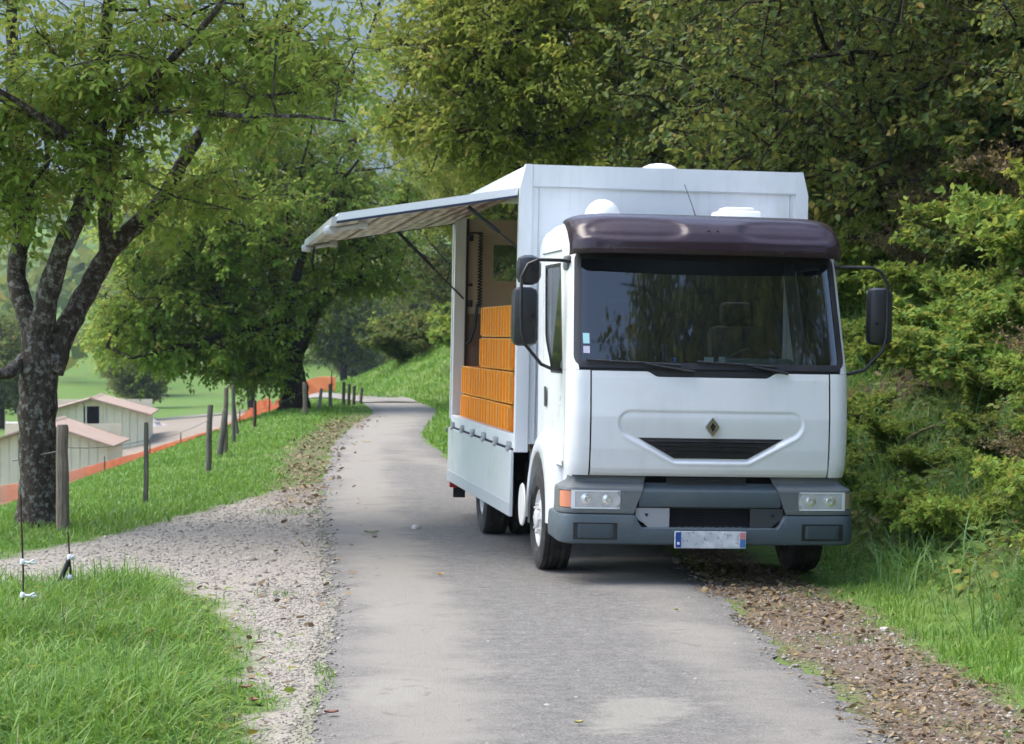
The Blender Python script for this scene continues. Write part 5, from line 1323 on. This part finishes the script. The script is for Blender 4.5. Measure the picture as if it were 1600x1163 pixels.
# weeds on the track
x, y = scatter(rs, -6, -1.6, 15.5, 29, 900, lambda x, y: track_mask(x, y) * sstep(.5, .75, vnoise(x, y, 1.5, 104)) * infr(x, y) * .5)
blades('track_grass', rs, x, y, rs.uniform(.03, .09, len(x)), rs.uniform(.006, .012, len(x)), GRASS, 'thin grass tufts growing through the gravel track', .7)
x, y = scatter(rs, 1.4, 3.0, 9.8, 20, 900, lambda x, y: right_litter(x, y) * sstep(.35, .6, vnoise(x, y, 2.6, 119)) * infr(x, y) * .6)
blades('litter_grass', rs, x, y, rs.uniform(.02, .08, len(x)), rs.uniform(.006, .012, len(x)), GRASS, 'small grass tufts coming up through the leaf litter', .8)
# right verge
def w_right(x, y): return (.35 + .65 * sstep(-.35, .25, vnoise(x, y, 3.2, 115))) * grass_w(x, y) * (x > RR(y) + .15) * (x < TOE(y) + 2.3 - 1.2 * sstep(-.1, .5, vnoise(x, y, 1.0, 106))) * infr(x, y, .5) * np.where(y > 17.5, x > 2.3, 1)
x, y = scatter(rs, .9, 6.0, 10, 30, 1050, w_right)
edge = sstep(2.35, 2.85, x)
h = (.035 + .13 * edge * (.55 + .6 * vnoise(x, y, 1.9, 105))) * rs.uniform(.4, 1.45, len(x))
blades('right_verge_grass', rs, x, y, np.maximum(h, .03), rs.uniform(.006, .012, len(x)), GRASS, 'bright green grass at the foot of the bank beside the leaf litter', .6)
def w_long(x, y):
    u = x - TOE(y); return (u > .15) * (u < 4.5) * infr(x, y, .5) * sstep(-.25, .35, vnoise(x, y, 1.1, 107))
x, y = scatter(rs, 2.5, 8.5, 12.5, 30, 520, w_long)
blades('bank_grass', rs, x, y, rs.uniform(.22, .55, len(x)), rs.uniform(.007, .013, len(x)), LONGG, 'long blue-green grass hanging down the bank', 1.0, clump=1)
def w_far(x, y): return grass_w(x, y) * (x > RR(y)) * (x < TOE(y) + 4.5) * (y < 66) + (y >= 66) * (x > TOE(y) - 1) * (x < TOE(y) + 5)
x, y = scatter(rs, -8, 6, 28, 90, 90, lambda x, y: w_far(x, y) * infr(x, y, .5))
blades('far_verge_grass', rs, x, y, rs.uniform(.08, .24, len(x)), rs.uniform(.02, .04, len(x)), GRASS, 'green grass on the slope along the far bend', .55)
x, y = scatter(rs, -26, -5.5, 22, 92, 26, lambda x, y: (x < CREST(y) - 2.5) * infr(x, y, 1) * (y > TRK_FAR(x) + 1))
blades('meadow_grass', rs, x, y, rs.uniform(.06, .17, len(x)), rs.uniform(.03, .06, len(x)), GRASS, 'grass of the meadow that falls away below the fence', .55)
# broad weeds in the near verge
n = 2600; x, y = scatter(rs, -4.4, -1.1, 9, 17.5, 130, w_near); n = len(x)
B = np.stack([x, y, base_h(x, y) + rs.uniform(.02, .10, n)], 1); a = rs.uniform(0, 6.28, n)
A = unit(np.stack([np.cos(a), np.sin(a), rs.uniform(-.2, .5, n)], 1)); Ln = rs.uniform(.04, .10, n)
me = leaves_mesh('verge_weeds', (B, A, unit(UPV + rs.normal(0, .3, (n, 3))), Ln, Ln * .45, rs.uniform(0, 1, n)), True)
tag(link('verge_weeds', me, LEAF_B), 'broad-leaved weeds mixed into the near verge grass', 'weeds', kind='stuff')

# creeping cover on the bank
x, y = scatter(rs, 1.5, 10, 12.5, 36, 330, lambda x, y: (x - TOE(y) > .35) * infr(x, y, .6) * (.25 + .75 * sstep(-.3, .3, vnoise(x, y, 1.2, 141)))); n = len(x)
B = np.stack([x, y, base_h(x, y) + rs.uniform(.0, .14, n)], 1); a = rs.uniform(0, 6.28, n)
A = unit(np.stack([np.cos(a) - .6, np.sin(a), rs.uniform(-.5, .4, n)], 1)); Ln = rs.uniform(.04, .10, n)
me = leaves_mesh('creeping_cover', (B, A, unit(UPV + np.array([-.6, -.3, 0]) + rs.normal(0, .4, (n, 3))), Ln, Ln * .75, rs.uniform(0, 1, n)), True)
tag(link('creeping_cover', me, LEAF_C), 'creeping leafy cover over the steep bank', 'ground cover', kind='stuff')
# dry stalks in the near verge
x, y = scatter(rs, -4.4, -1.0, 9, 17.5, 45, lambda x, y: w_near(x, y))
blades('dry_stalks', rs, x, y, rs.uniform(.12, .34, len(x)), rs.uniform(.003, .006, len(x)), grass_mat('dry_stalk', [(0, (.14, .11, .05)), (.5, (.24, .20, .10)), (1, (.36, .31, .18))]), 'thin dry tan stalks standing in the near verge', .8)
# ------------------------------------------------------------------ leaf litter, stones
LITTER = leaf_mat('brown_litter', [(0, (.050, .034, .022)), (.35, (.10, .072, .048)), (.65, (.16, .118, .08)), (.85, (.21, .16, .105)), (1, (.24, .10, .04))], .1, pos_scale=3, tint=(.2, .12, .06))
def litter(name, x, y, s0, s1, label, lift=.006):
    n = len(x); B = np.stack([x, y, base_h(x, y) + lift + rs.uniform(0, .012, n)], 1); a = rs.uniform(0, 6.28, n)
    A = unit(np.stack([np.cos(a), np.sin(a), rs.normal(0, .22, n)], 1)); Ln = rs.uniform(s0, s1, n)
    V, Fq, k = leaf_verts(B, A, unit(UPV + rs.normal(0, .35, (n, 3))), Ln, Ln * rs.uniform(.4, .75, n), True, .35, -.25)
    me = np_mesh(name, V, [Fq], {'var': np.repeat(rs.uniform(0, 1, n) ** 1.1, k)})
    return tag(link(name, me, LITTER), label, 'leaf litter', kind='stuff')
x, y = scatter(rs, 1.2, 3.2, 9.8, 21, 560, lambda x, y: (right_litter(x, y) * (.35 + .65 * sstep(-.3, .3, vnoise(x, y, 2, 111))) + .04) * infr(x, y) * (x > RR(y) - .2) * (x < 2.9))
litter('leaf_litter', x, y, .015, .055, 'brown leaf litter strewn along the right edge of the lane')
x, y = scatter(rs, -5.5, -1.2, 10, 52, 130, lambda x, y: (left_litter(x, y) * (.3 + .7 * sstep(-.4, .4, vnoise(x, y, 1.5, 112))) + left_gravel(x, y) * .12 + (np.abs(x - RL(y)) < .5) * .03) * infr(x, y))
litter('verge_litter', x, y, .035, .09, 'brown fallen leaves along the left edge of the lane')
x, y = scatter(rs, 1, 9, 13, 36, 75, lambda x, y: (x - TOE(y) > .6) * infr(x, y, .5) * .9)
litter('bank_litter', x, y, .04, .10, 'dead brown leaves lying on the steep bank', .02)
def stones(name, x, y, s, mat, label):
    n = len(x); ph = (1 + 5 ** .5) / 2
    I = np.array([(-1, ph, 0), (1, ph, 0), (-1, -ph, 0), (1, -ph, 0), (0, -1, ph), (0, 1, ph), (0, -1, -ph), (0, 1, -ph), (ph, 0, -1), (ph, 0, 1), (-ph, 0, -1), (-ph, 0, 1)]) / 1.9
    F3 = np.array([(0, 11, 5), (0, 5, 1), (0, 1, 7), (0, 7, 10), (0, 10, 11), (1, 5, 9), (5, 11, 4), (11, 10, 2), (10, 7, 6), (7, 1, 8), (3, 9, 4), (3, 4, 2), (3, 2, 6), (3, 6, 8), (3, 8, 9), (4, 9, 5), (2, 4, 11), (6, 2, 10), (8, 6, 7), (9, 8, 1)])
    a = rs.uniform(0, 6.28, n); c, si = np.cos(a)[:, None], np.sin(a)[:, None]
    J = I[None] * rs.uniform(.75, 1.2, (n, 12, 1)); J = J * np.stack([np.ones(n), rs.uniform(.6, 1, n), rs.uniform(.4, .75, n)], 1)[:, None, :] * s[:, None, None]
    X = J[..., 0] * c - J[..., 1] * si; Y = J[..., 0] * si + J[..., 1] * c
    V = np.stack([X + x[:, None], Y + y[:, None], J[..., 2] + (base_h(x, y) + s * .05)[:, None]], -1).reshape(-1, 3)
    Fq = (np.arange(n)[:, None, None] * 12 + F3[None]).reshape(-1, 3)
    me = np_mesh(name, V, [Fq], {'var': np.repeat(rs.uniform(0, 1, n), 12)})
    return tag(link(name, me, mat), label, 'stones', kind='stuff')
def stone_mat():
    m, nt, N, L, b = nmat('limestone_chips'); v = attrf(N, 'var'); n = noise(N, L, 60, 4, .6, geo_pos(N))
    r = ramp(N, L, math_(N, L, 'ADD', math_(N, L, 'MULTIPLY', v, .75), math_(N, L, 'MULTIPLY', n.outputs[0], .3), True), [(0, (.16, .145, .13)), (.35, (.25, .225, .192)), (.7, (.32, .29, .245)), (1, (.44, .41, .36))])
    L.new(r.outputs[0], b.inputs['Base Color']); sset(b, rough=.85, spec=.3); return m
STONE = stone_mat()
x, y = scatter(rs, -1.95, -.6, 9.6, 17.5, 1400, lambda x, y: np.maximum(left_gravel(x, y), .35 * sstep(.35, .0, x - RL(y)) * (x > RL(y) - .1)) * infr(x, y, .1)); k = len(x)
stones('shoulder_gravel', x, y, rs.gamma(3, .0017, k) + .0025, STONE, 'grey loose gravel on the shoulder between verge and tarmac')
x, y = scatter(rs, -6.5, -1.4, 14, 30, 420, lambda x, y: track_mask(x, y) * infr(x, y, .3)); k = len(x)
stones('track_stones', x, y, rs.gamma(1.8, .0036, k) + .004, STONE, 'pale limestone rubble covering the field track')
x, y = scatter(rs, 1.0, 3.0, 9.8, 19.5, 420, lambda x, y: np.maximum(right_litter(x, y), .5 * sstep(-.45, .0, x - RR(y)) * (x < RR(y) + .15)) * infr(x, y, .2)); k = len(x)
stones('edge_stones', x, y, rs.gamma(2.0, .0030, k) + .003, STONE, 'small stones among the leaf litter on the right edge')
x, y = scatter(rs, -1.3, 1.7, 9.8, 27, 9, lambda x, y: road_mask(x, y) * .8); k = len(x)
stones('loose_chippings', x, y, rs.gamma(2, .003, k) + .003, STONE, 'scattered loose chippings on the tarmac')
# ------------------------------------------------------------------ fence, gate stakes, netting, sheds, small things
def wood_mat(name, a, b_, c):
    m, nt, N, L, b = nmat(name); p = objc(N)
    mp = node(N, 'ShaderNodeMapping'); mp.inputs['Scale'].default_value = (1, 1, .08); L.new(p, mp.inputs[0])
    n = noise(N, L, 60, 5, .65, mp.outputs[0]); g = noise(N, L, 5, 5, .7, p)
    col = ramp(N, L, n.outputs[0], [(.3, a), (.7, b_)]).outputs[0]
    L.new(mixc(N, L, ramp(N, L, g.outputs[0], [(.5, 0.0), (.7, .6)]).outputs[0], col, c), b.inputs['Base Color']); sset(b, rough=.9, spec=.2)
    bump(N, L, b, n.outputs[0], .7, .01); return m
POSTW = wood_mat('weathered_post_wood', (.10, .075, .055), (.27, .22, .17), (.17, .17, .14))
POSTG = wood_mat('grey_split_post_wood', (.07, .062, .052), (.20, .185, .16), (.12, .12, .10))
IRON = plain('rusty_iron', (.07, .035, .022), .85, vary=.5, scale=30)
WIREM = plain('dull_fence_wire', (.16, .16, .16), .5, metal=.6)
INSUL = plain('white_insulator_plastic', (.78, .79, .82), .4, vary=.05)
tops = []
def post(px, pbase, ptop, r, mat, label, lean=(0, 0), square=False, zoff=0.0, seed=0):
    Y = gd(pbase); 
    for _ in range(4):
        X = (px - 800) / F_PX * Y; z = gz(X, Y); Y = gd(pbase, z)
    X = (px - 800) / F_PX * Y; z = gz(X, Y); H = (pbase - ptop) / F_PX * Y
    rs_ = random.Random(seed); m = MB(); n = 4 if square else 9
    pts = []; rad = []
    for t in (-.25, 0, .25, .5, .75, .97, 1.0):
        pts.append((lean[0] * t + rs_.uniform(-.006, .006), lean[1] * t, H * t if t >= 0 else -.25)); rad.append(r * (1.08 - .12 * max(t, 0)) * (1 if t < 1 else .86) * rs_.uniform(.96, 1.04))
    m.tube(pts, rad, n)
    o = m.build('fence_post', mat, None, 25, loc=(X, Y, z)); o.rotation_euler = (0, 0, rs_.uniform(0, 1))
    tag(o, label, 'post', 'fence posts'); tops.append(Vector((X + lean[0], Y, z + H))); return o
post(97, 832, 664, .062, POSTW, 'thick round wooden gatepost standing against the walnut trunk', seed=1)
post(227, 787, 660, .032, POSTG, 'thin square grey post alone in the verge past the gatepost', (.01, 0), True, seed=2)
post(325, 737, 633, .042, POSTG, 'grey post with a rounded top before the paired stakes', (.03, 0), seed=3)
post(343, 714, 640, .05, POSTG, 'short leaning stake propped against a taller grey post', (.09, 0), seed=4)
post(351, 710, 606, .040, POSTW, 'tall pale grey post beside the short leaning stake', (.02, 0), seed=5)
post(365, 694, 602, .033, POSTG, 'dark slim post just past the tall pale one', (-.01, 0), seed=6)
post(371, 682, 612, .03, POSTG, 'dark crooked stake leaning beside the slim post', (-.09, 0), seed=7)
post(398, 668, 626, .035, IRON, 'short black stake standing by the orange netting', seed=8)
post(477, 647, 598, .055, POSTW, 'pale grey post in front of the spreading tree trunk', (-.02, 0), seed=9)
post(497, 643, 608, .04, POSTG, 'slanted grey post just past the spreading tree', (.12, 0), seed=10)
post(516, 640, 600, .045, POSTG, 'grey post in front of the end of the orange netting', seed=11)
for i, (px, pb, pt_) in enumerate(((537, 635, 597), (545, 634, 600), (552.5, 633, 603), (563, 631, 606))):
    post(px, pb, pt_, .045, POSTG, 'dark post in the close row of four at the bend', (.015 * i, 0), seed=12 + i)
def wire(a, b_, sag, label, name='fence_wire', r=.004):
    m = MB(); m.tube([Vector(a).lerp(Vector(b_), t) - Vector((0, 0, sag * 4 * t * (1 - t))) for t in lin(0, 1, 8)], r, 4)
    return tag(m.build(name, WIREM), label, 'wire', 'fence wires')
T_ = tops
wire(T_[0] - Vector((0, 0, .25)), Vector(at(20, 720, 23.2)), .0, 'grey wire strung from the gatepost past the walnut trunk', r=.009)
for a, b_, lab in ((0, 1, 'thin wire between the gatepost and the lone square post'), (1, 2, 'thin wire from the lone square post to the rounded post'), (4, 7, 'thin wire from the tall pale post to the black stake'), (7, 8, 'thin wire from the black stake to the spreading tree')):
    wire(T_[a] - Vector((0, 0, .22)), T_[b_] - Vector((0, 0, .2)), .04, lab, r=.003)
# gate stakes with insulators
def stake(px, pb, ptp, ins, label):
    Y = gd(pb)
    X = (px - 800) / F_PX * Y; z = gz(X, Y); H = (pb - ptp) / F_PX * Y
    o = thing('gate_stake', label, 'stake', (X, Y, z), group='thin iron stakes at the field gate')
    m = MB(); m.tube([(0, 0, -.15), (.004, 0, H * .4), (-.012, 0, H)], .0065, 6); m.build('rod', IRON, o)
    for py, sx in ins:
        zz = (pb - py) / F_PX * Y; q = MB(); q.lathe([(.008, -.018), (.018, -.016), (.019, 0), (.014, .012), (.008, .018)], (0, 0, zz), 'Z', 10)
        q.tube([(.0, 0, zz), (.045 * sx, -.01, zz - .006), (.075 * sx, -.01, zz + .012), (.09 * sx, -.005, zz - .008), (.055 * sx, 0, zz - .014), (.02 * sx, 0, zz - .004)], .008, 6); q.build('insulator', INSUL, o)
    return X, Y, z
X1, Y1s, z1 = stake(34, 992, 790, ((895, 1), (947, 1)), 'rusty iron stake with two white ring insulators at the track gate')
X2, Y2s, z2 = stake(108, 945, 838, ((876, .4), (908, -.3)), 'shorter rusty stake carrying the hanging black gate handle')
gh = thing('spring_gate', 'black-gripped spring gate hanging from the rusty stake by the track', 'gate', (X2 - .01, Y2s, z2 + .30))
hm_ = MB(); hm_.tube([(0, 0, -.01), (-.012, 0, -.045), (-.06, .0, -.155), (-.075, 0, -.165)], [.016, .019, .017, .012], 9); hm_.build('grip', BLACK, gh)
hm_ = MB(); hm_.tube([(.004, 0, .0), (.002, 0, .012), (-.01, 0, -.02)], .005, 6); hm_.build('hook', STEEL, gh)
hm_ = MB(); hm_.tube([(-.072, 0, -.165), (-.085, 0, -.21), (-.10, 0, -.25)], .011, 7); hm_.build('spring', plain('blue_grey_spring', (.20, .30, .36), .5), gh)

# orange safety netting
def net_mat():
    m, nt, N, L, b = nmat('orange_netting')
    sset(b, rough=.6); n = noise(N, L, 1.2, 4, .6, geo_pos(N)); L.new(ramp(N, L, n.outputs[0], [(.3, (.72, .16, .06)), (.7, (.80, .26, .12))]).outputs[0], b.inputs['Base Color'])
    return m
NETM = net_mat()
line = [at(-60, 770, 88), at(10, 752, 88), at(60, 747, 87), at(130, 742, 86), at(165, 737, 85), at(230, 716, 83), at(300, 692, 80), at(350, 677, 78), at(400, 660, 76), at(440, 647, 74.5), at(480, 630, 73), at(524, 619, 72)]
net = thing('safety_netting', 'sagging orange plastic safety netting strung along the meadow in front of the sheds', 'netting', tuple(line[5]))
L0 = Vector(line[5]); P = smooth_path([tuple(p) for p in line], 260)
Hn = np.array([.62 + .10 * math.sin(i * .31) + .06 * math.sin(i * .83 + 1) - .10 * (i > 215) for i in range(260)])
ztop = P[:, 2] + Hn; P[:, 2] = base_h(P[:, 0], P[:, 1]) + .02; Hn = np.clip(ztop - P[:, 2], .5, 1.05)
mbn = MB(); o3 = lambda i, f: (P[i][0] - L0.x + .03 * math.sin(i * .6 + f * 4), P[i][1] - L0.y, P[i][2] - L0.z + Hn[i] * f)
nst = 11
Vn = np.array([o3(i, f) for f in np.linspace(0, 1, nst) for i in range(260)])
E0 = []; E1 = []; Rr = []
for r in range(nst):
    for i in range(259): E0.append(r * 260 + i); E1.append(r * 260 + i + 1); Rr.append(.011)
Vh, Fh = edges_tubes(Vn[E0], Vn[E1], np.array(Rr), np.array(Rr), 3)
# uprights of the mesh
I0 = []; I1 = []
fine = smooth_path([tuple(p) for p in P], 780); fine[:, 2] = np.interp(np.linspace(0, 1, 780), np.linspace(0, 1, 260), P[:, 2]); fh = np.interp(np.linspace(0, 1, 780), np.linspace(0, 1, 260), Hn)
up0 = fine - np.array(L0); up1 = up0 + np.stack([np.zeros(780), np.zeros(780), fh], 1)
Vv, Fv = edges_tubes(up0, up1, np.full(780, .009), np.full(780, .009), 3)
me = np_mesh('mesh', np.concatenate([Vh, Vv]), [np.concatenate([Fh, Fv + len(Vh)])])
mo = link('mesh', me, NETM, net); mo['kind'] = 'stuff'
for i in (12, 45, 78, 112, 140, 166, 190, 214, 240, 257):
    m = MB(); p = P[i] - np.array(L0); m.tube([(p[0], p[1] - .05, p[2] - .2), (p[0], p[1] - .05, p[2] + .5), (p[0] + .01, p[1] - .05, p[2] + Hn[i] + .22)], .022, 6); m.build('net_post', IRON, net)

# two low sheds in the valley
CREAM = plain('cream_shed_boards', (.60, .56, .40), .7, vary=.15, scale=.8, grime=(.42, .38, .28), gscale=.5, gamt=.4)
TILE = plain('pink_shed_roof', (.33, .222, .150), .75, vary=.25, scale=.7, grime=(.30, .22, .18), gscale=.4, gamt=.5)
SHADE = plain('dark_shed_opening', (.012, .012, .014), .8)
def shed(px_apex, py_apex, px_eave, py_eave, py_base, Y, depth, yaw, label, opening=None, pitch=None):
    a = at(px_apex, py_apex, Y); e = at(px_eave, py_eave, Y); zb = at(px_eave, py_base, Y).z
    hw = (e.x - a.x); he = e.z - zb; ha = a.z - zb
    o = thing('shed', label, 'shed', (a.x, Y, zb), (0, 0, yaw), 'low cream sheds in the valley')
    # each wall is laid out as boards
    nb = 14; bw = 2 * hw / nb
    for k in range(nb):
        x0 = -hw + k * bw; x1 = x0 + bw - .02
        if opening and x0 + bw / 2 > opening[0] and x0 + bw / 2 < opening[1]: 
            t0 = lambda x: he + (ha - he) * (1 - abs(x) / hw)
            w = MB(); w.prism([(x0, opening[2]), (x1, opening[2]), (x1, t0(x1)), (x0, t0(x0))], 'Y', 0, .05) if t0(x0) > opening[2] + .03 else None
            if w.v: w.build('wall_board', CREAM, o, 0)
            continue
        t0 = lambda x: he + (ha - he) * (1 - min(1, abs(x) / hw))
        poly = [(x0, -1.6), (x1, -1.6), (x1, t0(x1))] + ([(0, ha)] if x0 < 0 < x1 else []) + [(x0, t0(x0))]
        w = MB(); w.prism(poly, 'Y', 0, .05); w.build('wall_board', CREAM, o, 0)
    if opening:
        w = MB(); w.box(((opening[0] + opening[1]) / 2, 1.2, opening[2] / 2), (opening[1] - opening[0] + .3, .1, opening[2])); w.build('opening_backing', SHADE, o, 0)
        for x in (opening[0], opening[1]):
            w = MB(); w.box((x, -.02, opening[2] / 2), (.08, .08, opening[2])); w.build('door_jamb', CREAM, o, 0)
    for s in (-1, 1):
        w = MB(); w.box((s * hw * 1.0, depth / 2, he / 2 - .45), (.06, depth, he + .9)); w.build('side_wall', CREAM, o, 0)
        sl = (ha - he) / hw; ov = .35; w = MB()
        w.prism([(0, ha + .03), (s * (hw + ov), he - sl * ov + .03), (s * (hw + ov), he - sl * ov + .11), (0, ha + .12)], 'Y', -.5, depth + .3); rf_ = w.build('roof_slope', TILE, o, 0)
    w = MB(); w.prism([(-.14, ha + .10), (0, ha + .17), (.14, ha + .10)], 'Y', -.52, depth + .32); w.build('ridge_cap', TILE, o, 0)
    w = MB(); w.box((0, depth, ha / 2 - .3), (2 * hw, .06, ha + .2)); w.build('back_wall', CREAM, o, 0)
shed(70, 664, 166, 696, 728, 100, 6, .06, 'nearer low cream shed with a pink roof, partly behind the walnut trunk')
shed(143, 625, 226, 648, 690, 124, 8, .11, 'farther cream shed with a dark doorway under its pink gable', (-.30, .55, 1.95))
# pale rubble heap and track in the valley
hp = MB(); rh = random.Random(3); G = []
for i in range(9):
    r = 2.6 * (1 - i / 8); G.append([(r * (1 + .25 * rh.uniform(-1, 1)) * math.cos(a), r * math.sin(a) * (1 + .25 * rh.uniform(-1, 1)), 1.5 * (i / 8) ** .8 + rh.uniform(-.12, .12)) for a in lin(0, 2 * math.pi, 18)])
    G[-1][-1] = G[-1][0]
p = at(208, 632, 150); tag(hp.grid(G).build('rubble_heap', plain('pale_rubble', (.36, .32, .30), .9, vary=.4, scale=2, bmp=.5), None, 0, loc=(p.x, p.y, gz(p.x, p.y) - .2)), 'pale heap of rubble behind the farther shed', 'heap')
tr_ = MB(); G = []
for x in lin(-75, -6, 40):
    y = 172 + 5 * math.sin(x * .06); G.append([(x, y - 1.6, gz(x, y - 1.6) + .06), (x, y + 1.6, gz(x, y + 1.6) + .06)])
tag(tr_.grid(G).build('valley_track', plain('pale_valley_track', (.40, .38, .34), .9, vary=.3, scale=.5), None, 30), kind='structure')

# fallen branches on the bank
def stick(pts, r0, r1, label):
    Q = smooth_path([tuple(p) for p in pts], 14); m = MB(); m.tube(Q - Q[0], list(np.linspace(r0, r1, 14)), 7)
    return tag(m.build('fallen_branch', DRYS, None, 40, loc=tuple(Q[0])), label, 'branch', 'dead branches on the bank')
def bankpt(px, py, lift=.0):
    best = None
    for Y in np.arange(13, 45, .05):
        p = at(px, py, Y)
        if p.z <= gz(p.x, p.y) + lift: return Vector((p.x, p.y, p.z))
    return at(px, py, 25)
stick([bankpt(1396, 715, .02), bankpt(1412, 690, .18), bankpt(1445, 670, .22), bankpt(1493, 657, .06)], .022, .012, 'pale curved dead branch lying on the bank near the lorry')
stick([bankpt(1372, 735, .04), bankpt(1400, 733, .06), bankpt(1430, 728, .03)], .016, .012, 'short straight dead stick below the curved branch')
# single leaves and stones one can pick out
def loose_leaf(px, py, ln, col, name, label, rz):
    X, Y = gp(px, py); m = MB(); L_ = ln
    Gl = [[(L_ * (t - .5), L_ * .32 * math.sin(math.pi * min(1, t * 1.02)) ** .8 * s, .012 + .010 * abs(s) + .03 * L_ / .1 * (t - .5) ** 2) for s in lin(-1, 1, 4)] for t in lin(0, 1, 7)]
    m.grid(Gl); o = m.build('fallen_leaf', plain(name, col, .7, vary=.4, scale=40), None, 30, loc=(X, Y, gz(X, Y) + .008), rot=(0, 0, rz)); return tag(o, label, 'leaf', 'single fallen leaves')
loose_leaf(517, 1122, .075, (.20, .075, .04), 'rust_leaf', 'rust-brown curled leaf lying on the pale tarmac edge', .3)
loose_leaf(688, 903, .075, (.62, .34, .04), 'yellow_leaf', 'bright yellow-orange leaf alone on the tarmac before the lorry', 1.1)
loose_leaf(580, 836, .14, (.10, .20, .03), 'green_leaf', 'fresh green leaf sprig lying on the lane', .1)
loose_leaf(1175, 945, .06, (.40, .12, .07), 'red_leaf', 'small red leaf at the edge of the litter before the lorry', 2.0)
loose_leaf(905, 1138, .05, (.50, .45, .16), 'pale_yellow_leaf', 'pale yellow leaf beside the sandy patch in the tarmac', .5)
loose_leaf(1058, 958, .05, (.46, .42, .12), 'straw_leaf', 'straw-coloured leaf on the tarmac in front of the bumper', .9)
loose_leaf(572, 693, .16, (.60, .40, .06), 'gold_leaf', 'golden leaf on the lane in the shade beyond the lorry', .2)
for px, py, lab in ((370, 1022, 'rust-red leaf on the grass edge by the gravel'), (383, 1082, 'curled tan leaf on the gravel shoulder edge'), (395, 1103, 'brown leaf on the gravel below the curled tan one')):
    loose_leaf(px, py, .085, (.22, .10, .055), 'brown_leaf', lab, px * .1)
def loose_stone(px, py, s, label):
    X, Y = gp(px, py); bm = bmesh.new(); bmesh.ops.create_icosphere(bm, subdivisions=2, radius=s); rr_ = random.Random(int(px))
    for v in bm.verts: v.co *= rr_.uniform(.86, 1.12); v.co.z *= .65
    me = bpy.data.meshes.new('stone'); bm.to_mesh(me); bm.free()
    tag(link('stone', me, plain('white_stone', (.48, .46, .42), .8, vary=.3, scale=20), None, (X, Y, gz(X, Y) + s * .35)), label, 'stone', 'single pale stones')
loose_stone(1383, 977, .032, 'large pale stone beside the right grass edge')
loose_stone(1302, 935, .02, 'small white stone among the litter before the lorry')
loose_stone(763, 1005, .012, 'tiny white pebble alone on the tarmac')
loose_stone(650, 828, .05, 'pale flat stone on the lane near the rear wheel')

# distant wood on the far hillside: one mass
def far_wood():
    rs = np.random.RandomState(9); n = 2600
    x = rs.uniform(-420, 160, n); y = rs.uniform(240, 900, n); k = (np.abs(x) < y * .25 + 30); x, y = x[k], y[k]
    m = len(x); C = np.stack([x, y, base_h(x, y) + 4], 1); q = 26
    D = unit(rs.normal(0, 1, (m, q, 3))); D[..., 2] = np.abs(D[..., 2]) * 1.2 - .3
    R = rs.uniform(3.2, 6.0, (m, 1, 1)); B = (C[:, None, :] + D * R).reshape(-1, 3); nn = len(B)
    A = unit(rs.normal(0, 1, (nn, 3))); Ln = rs.uniform(1.6, 3.2, nn)
    me = leaves_mesh('far_wood', (B, A, unit(D.reshape(-1, 3) + UPV * .5), Ln, Ln * .9, np.repeat(rs.uniform(0, 1, m), q) * .6 + .4 * rs.uniform(0, 1, nn)), False)
    tag(link('far_wood', me, LEAF_FAR), 'wooded hillside far across the valley', 'wood', kind='stuff')
far_wood()

# valley air
def haze():
    m = bpy.data.materials.new('haze_air'); m.use_nodes = True; N = m.node_tree.nodes; L = m.node_tree.links
    N.remove(N['Principled BSDF']); v = N.new('ShaderNodeVolumePrincipled'); v.inputs['Color'].default_value = (.66, .80, 1, 1); v.inputs['Density'].default_value = HAZE_DENSITY; v.inputs['Anisotropy'].default_value = .2
    L.new(v.outputs[0], N['Material Output'].inputs['Volume'])
    b = MB(); b.box((-600, 1900, 440), (6400, 4300, 970)); o = b.build('haze', m, None, 0)
    tag(o, 'pale blue haze filling the valley air', 'haze', kind='stuff')
HAZE_DENSITY = .00019
haze()
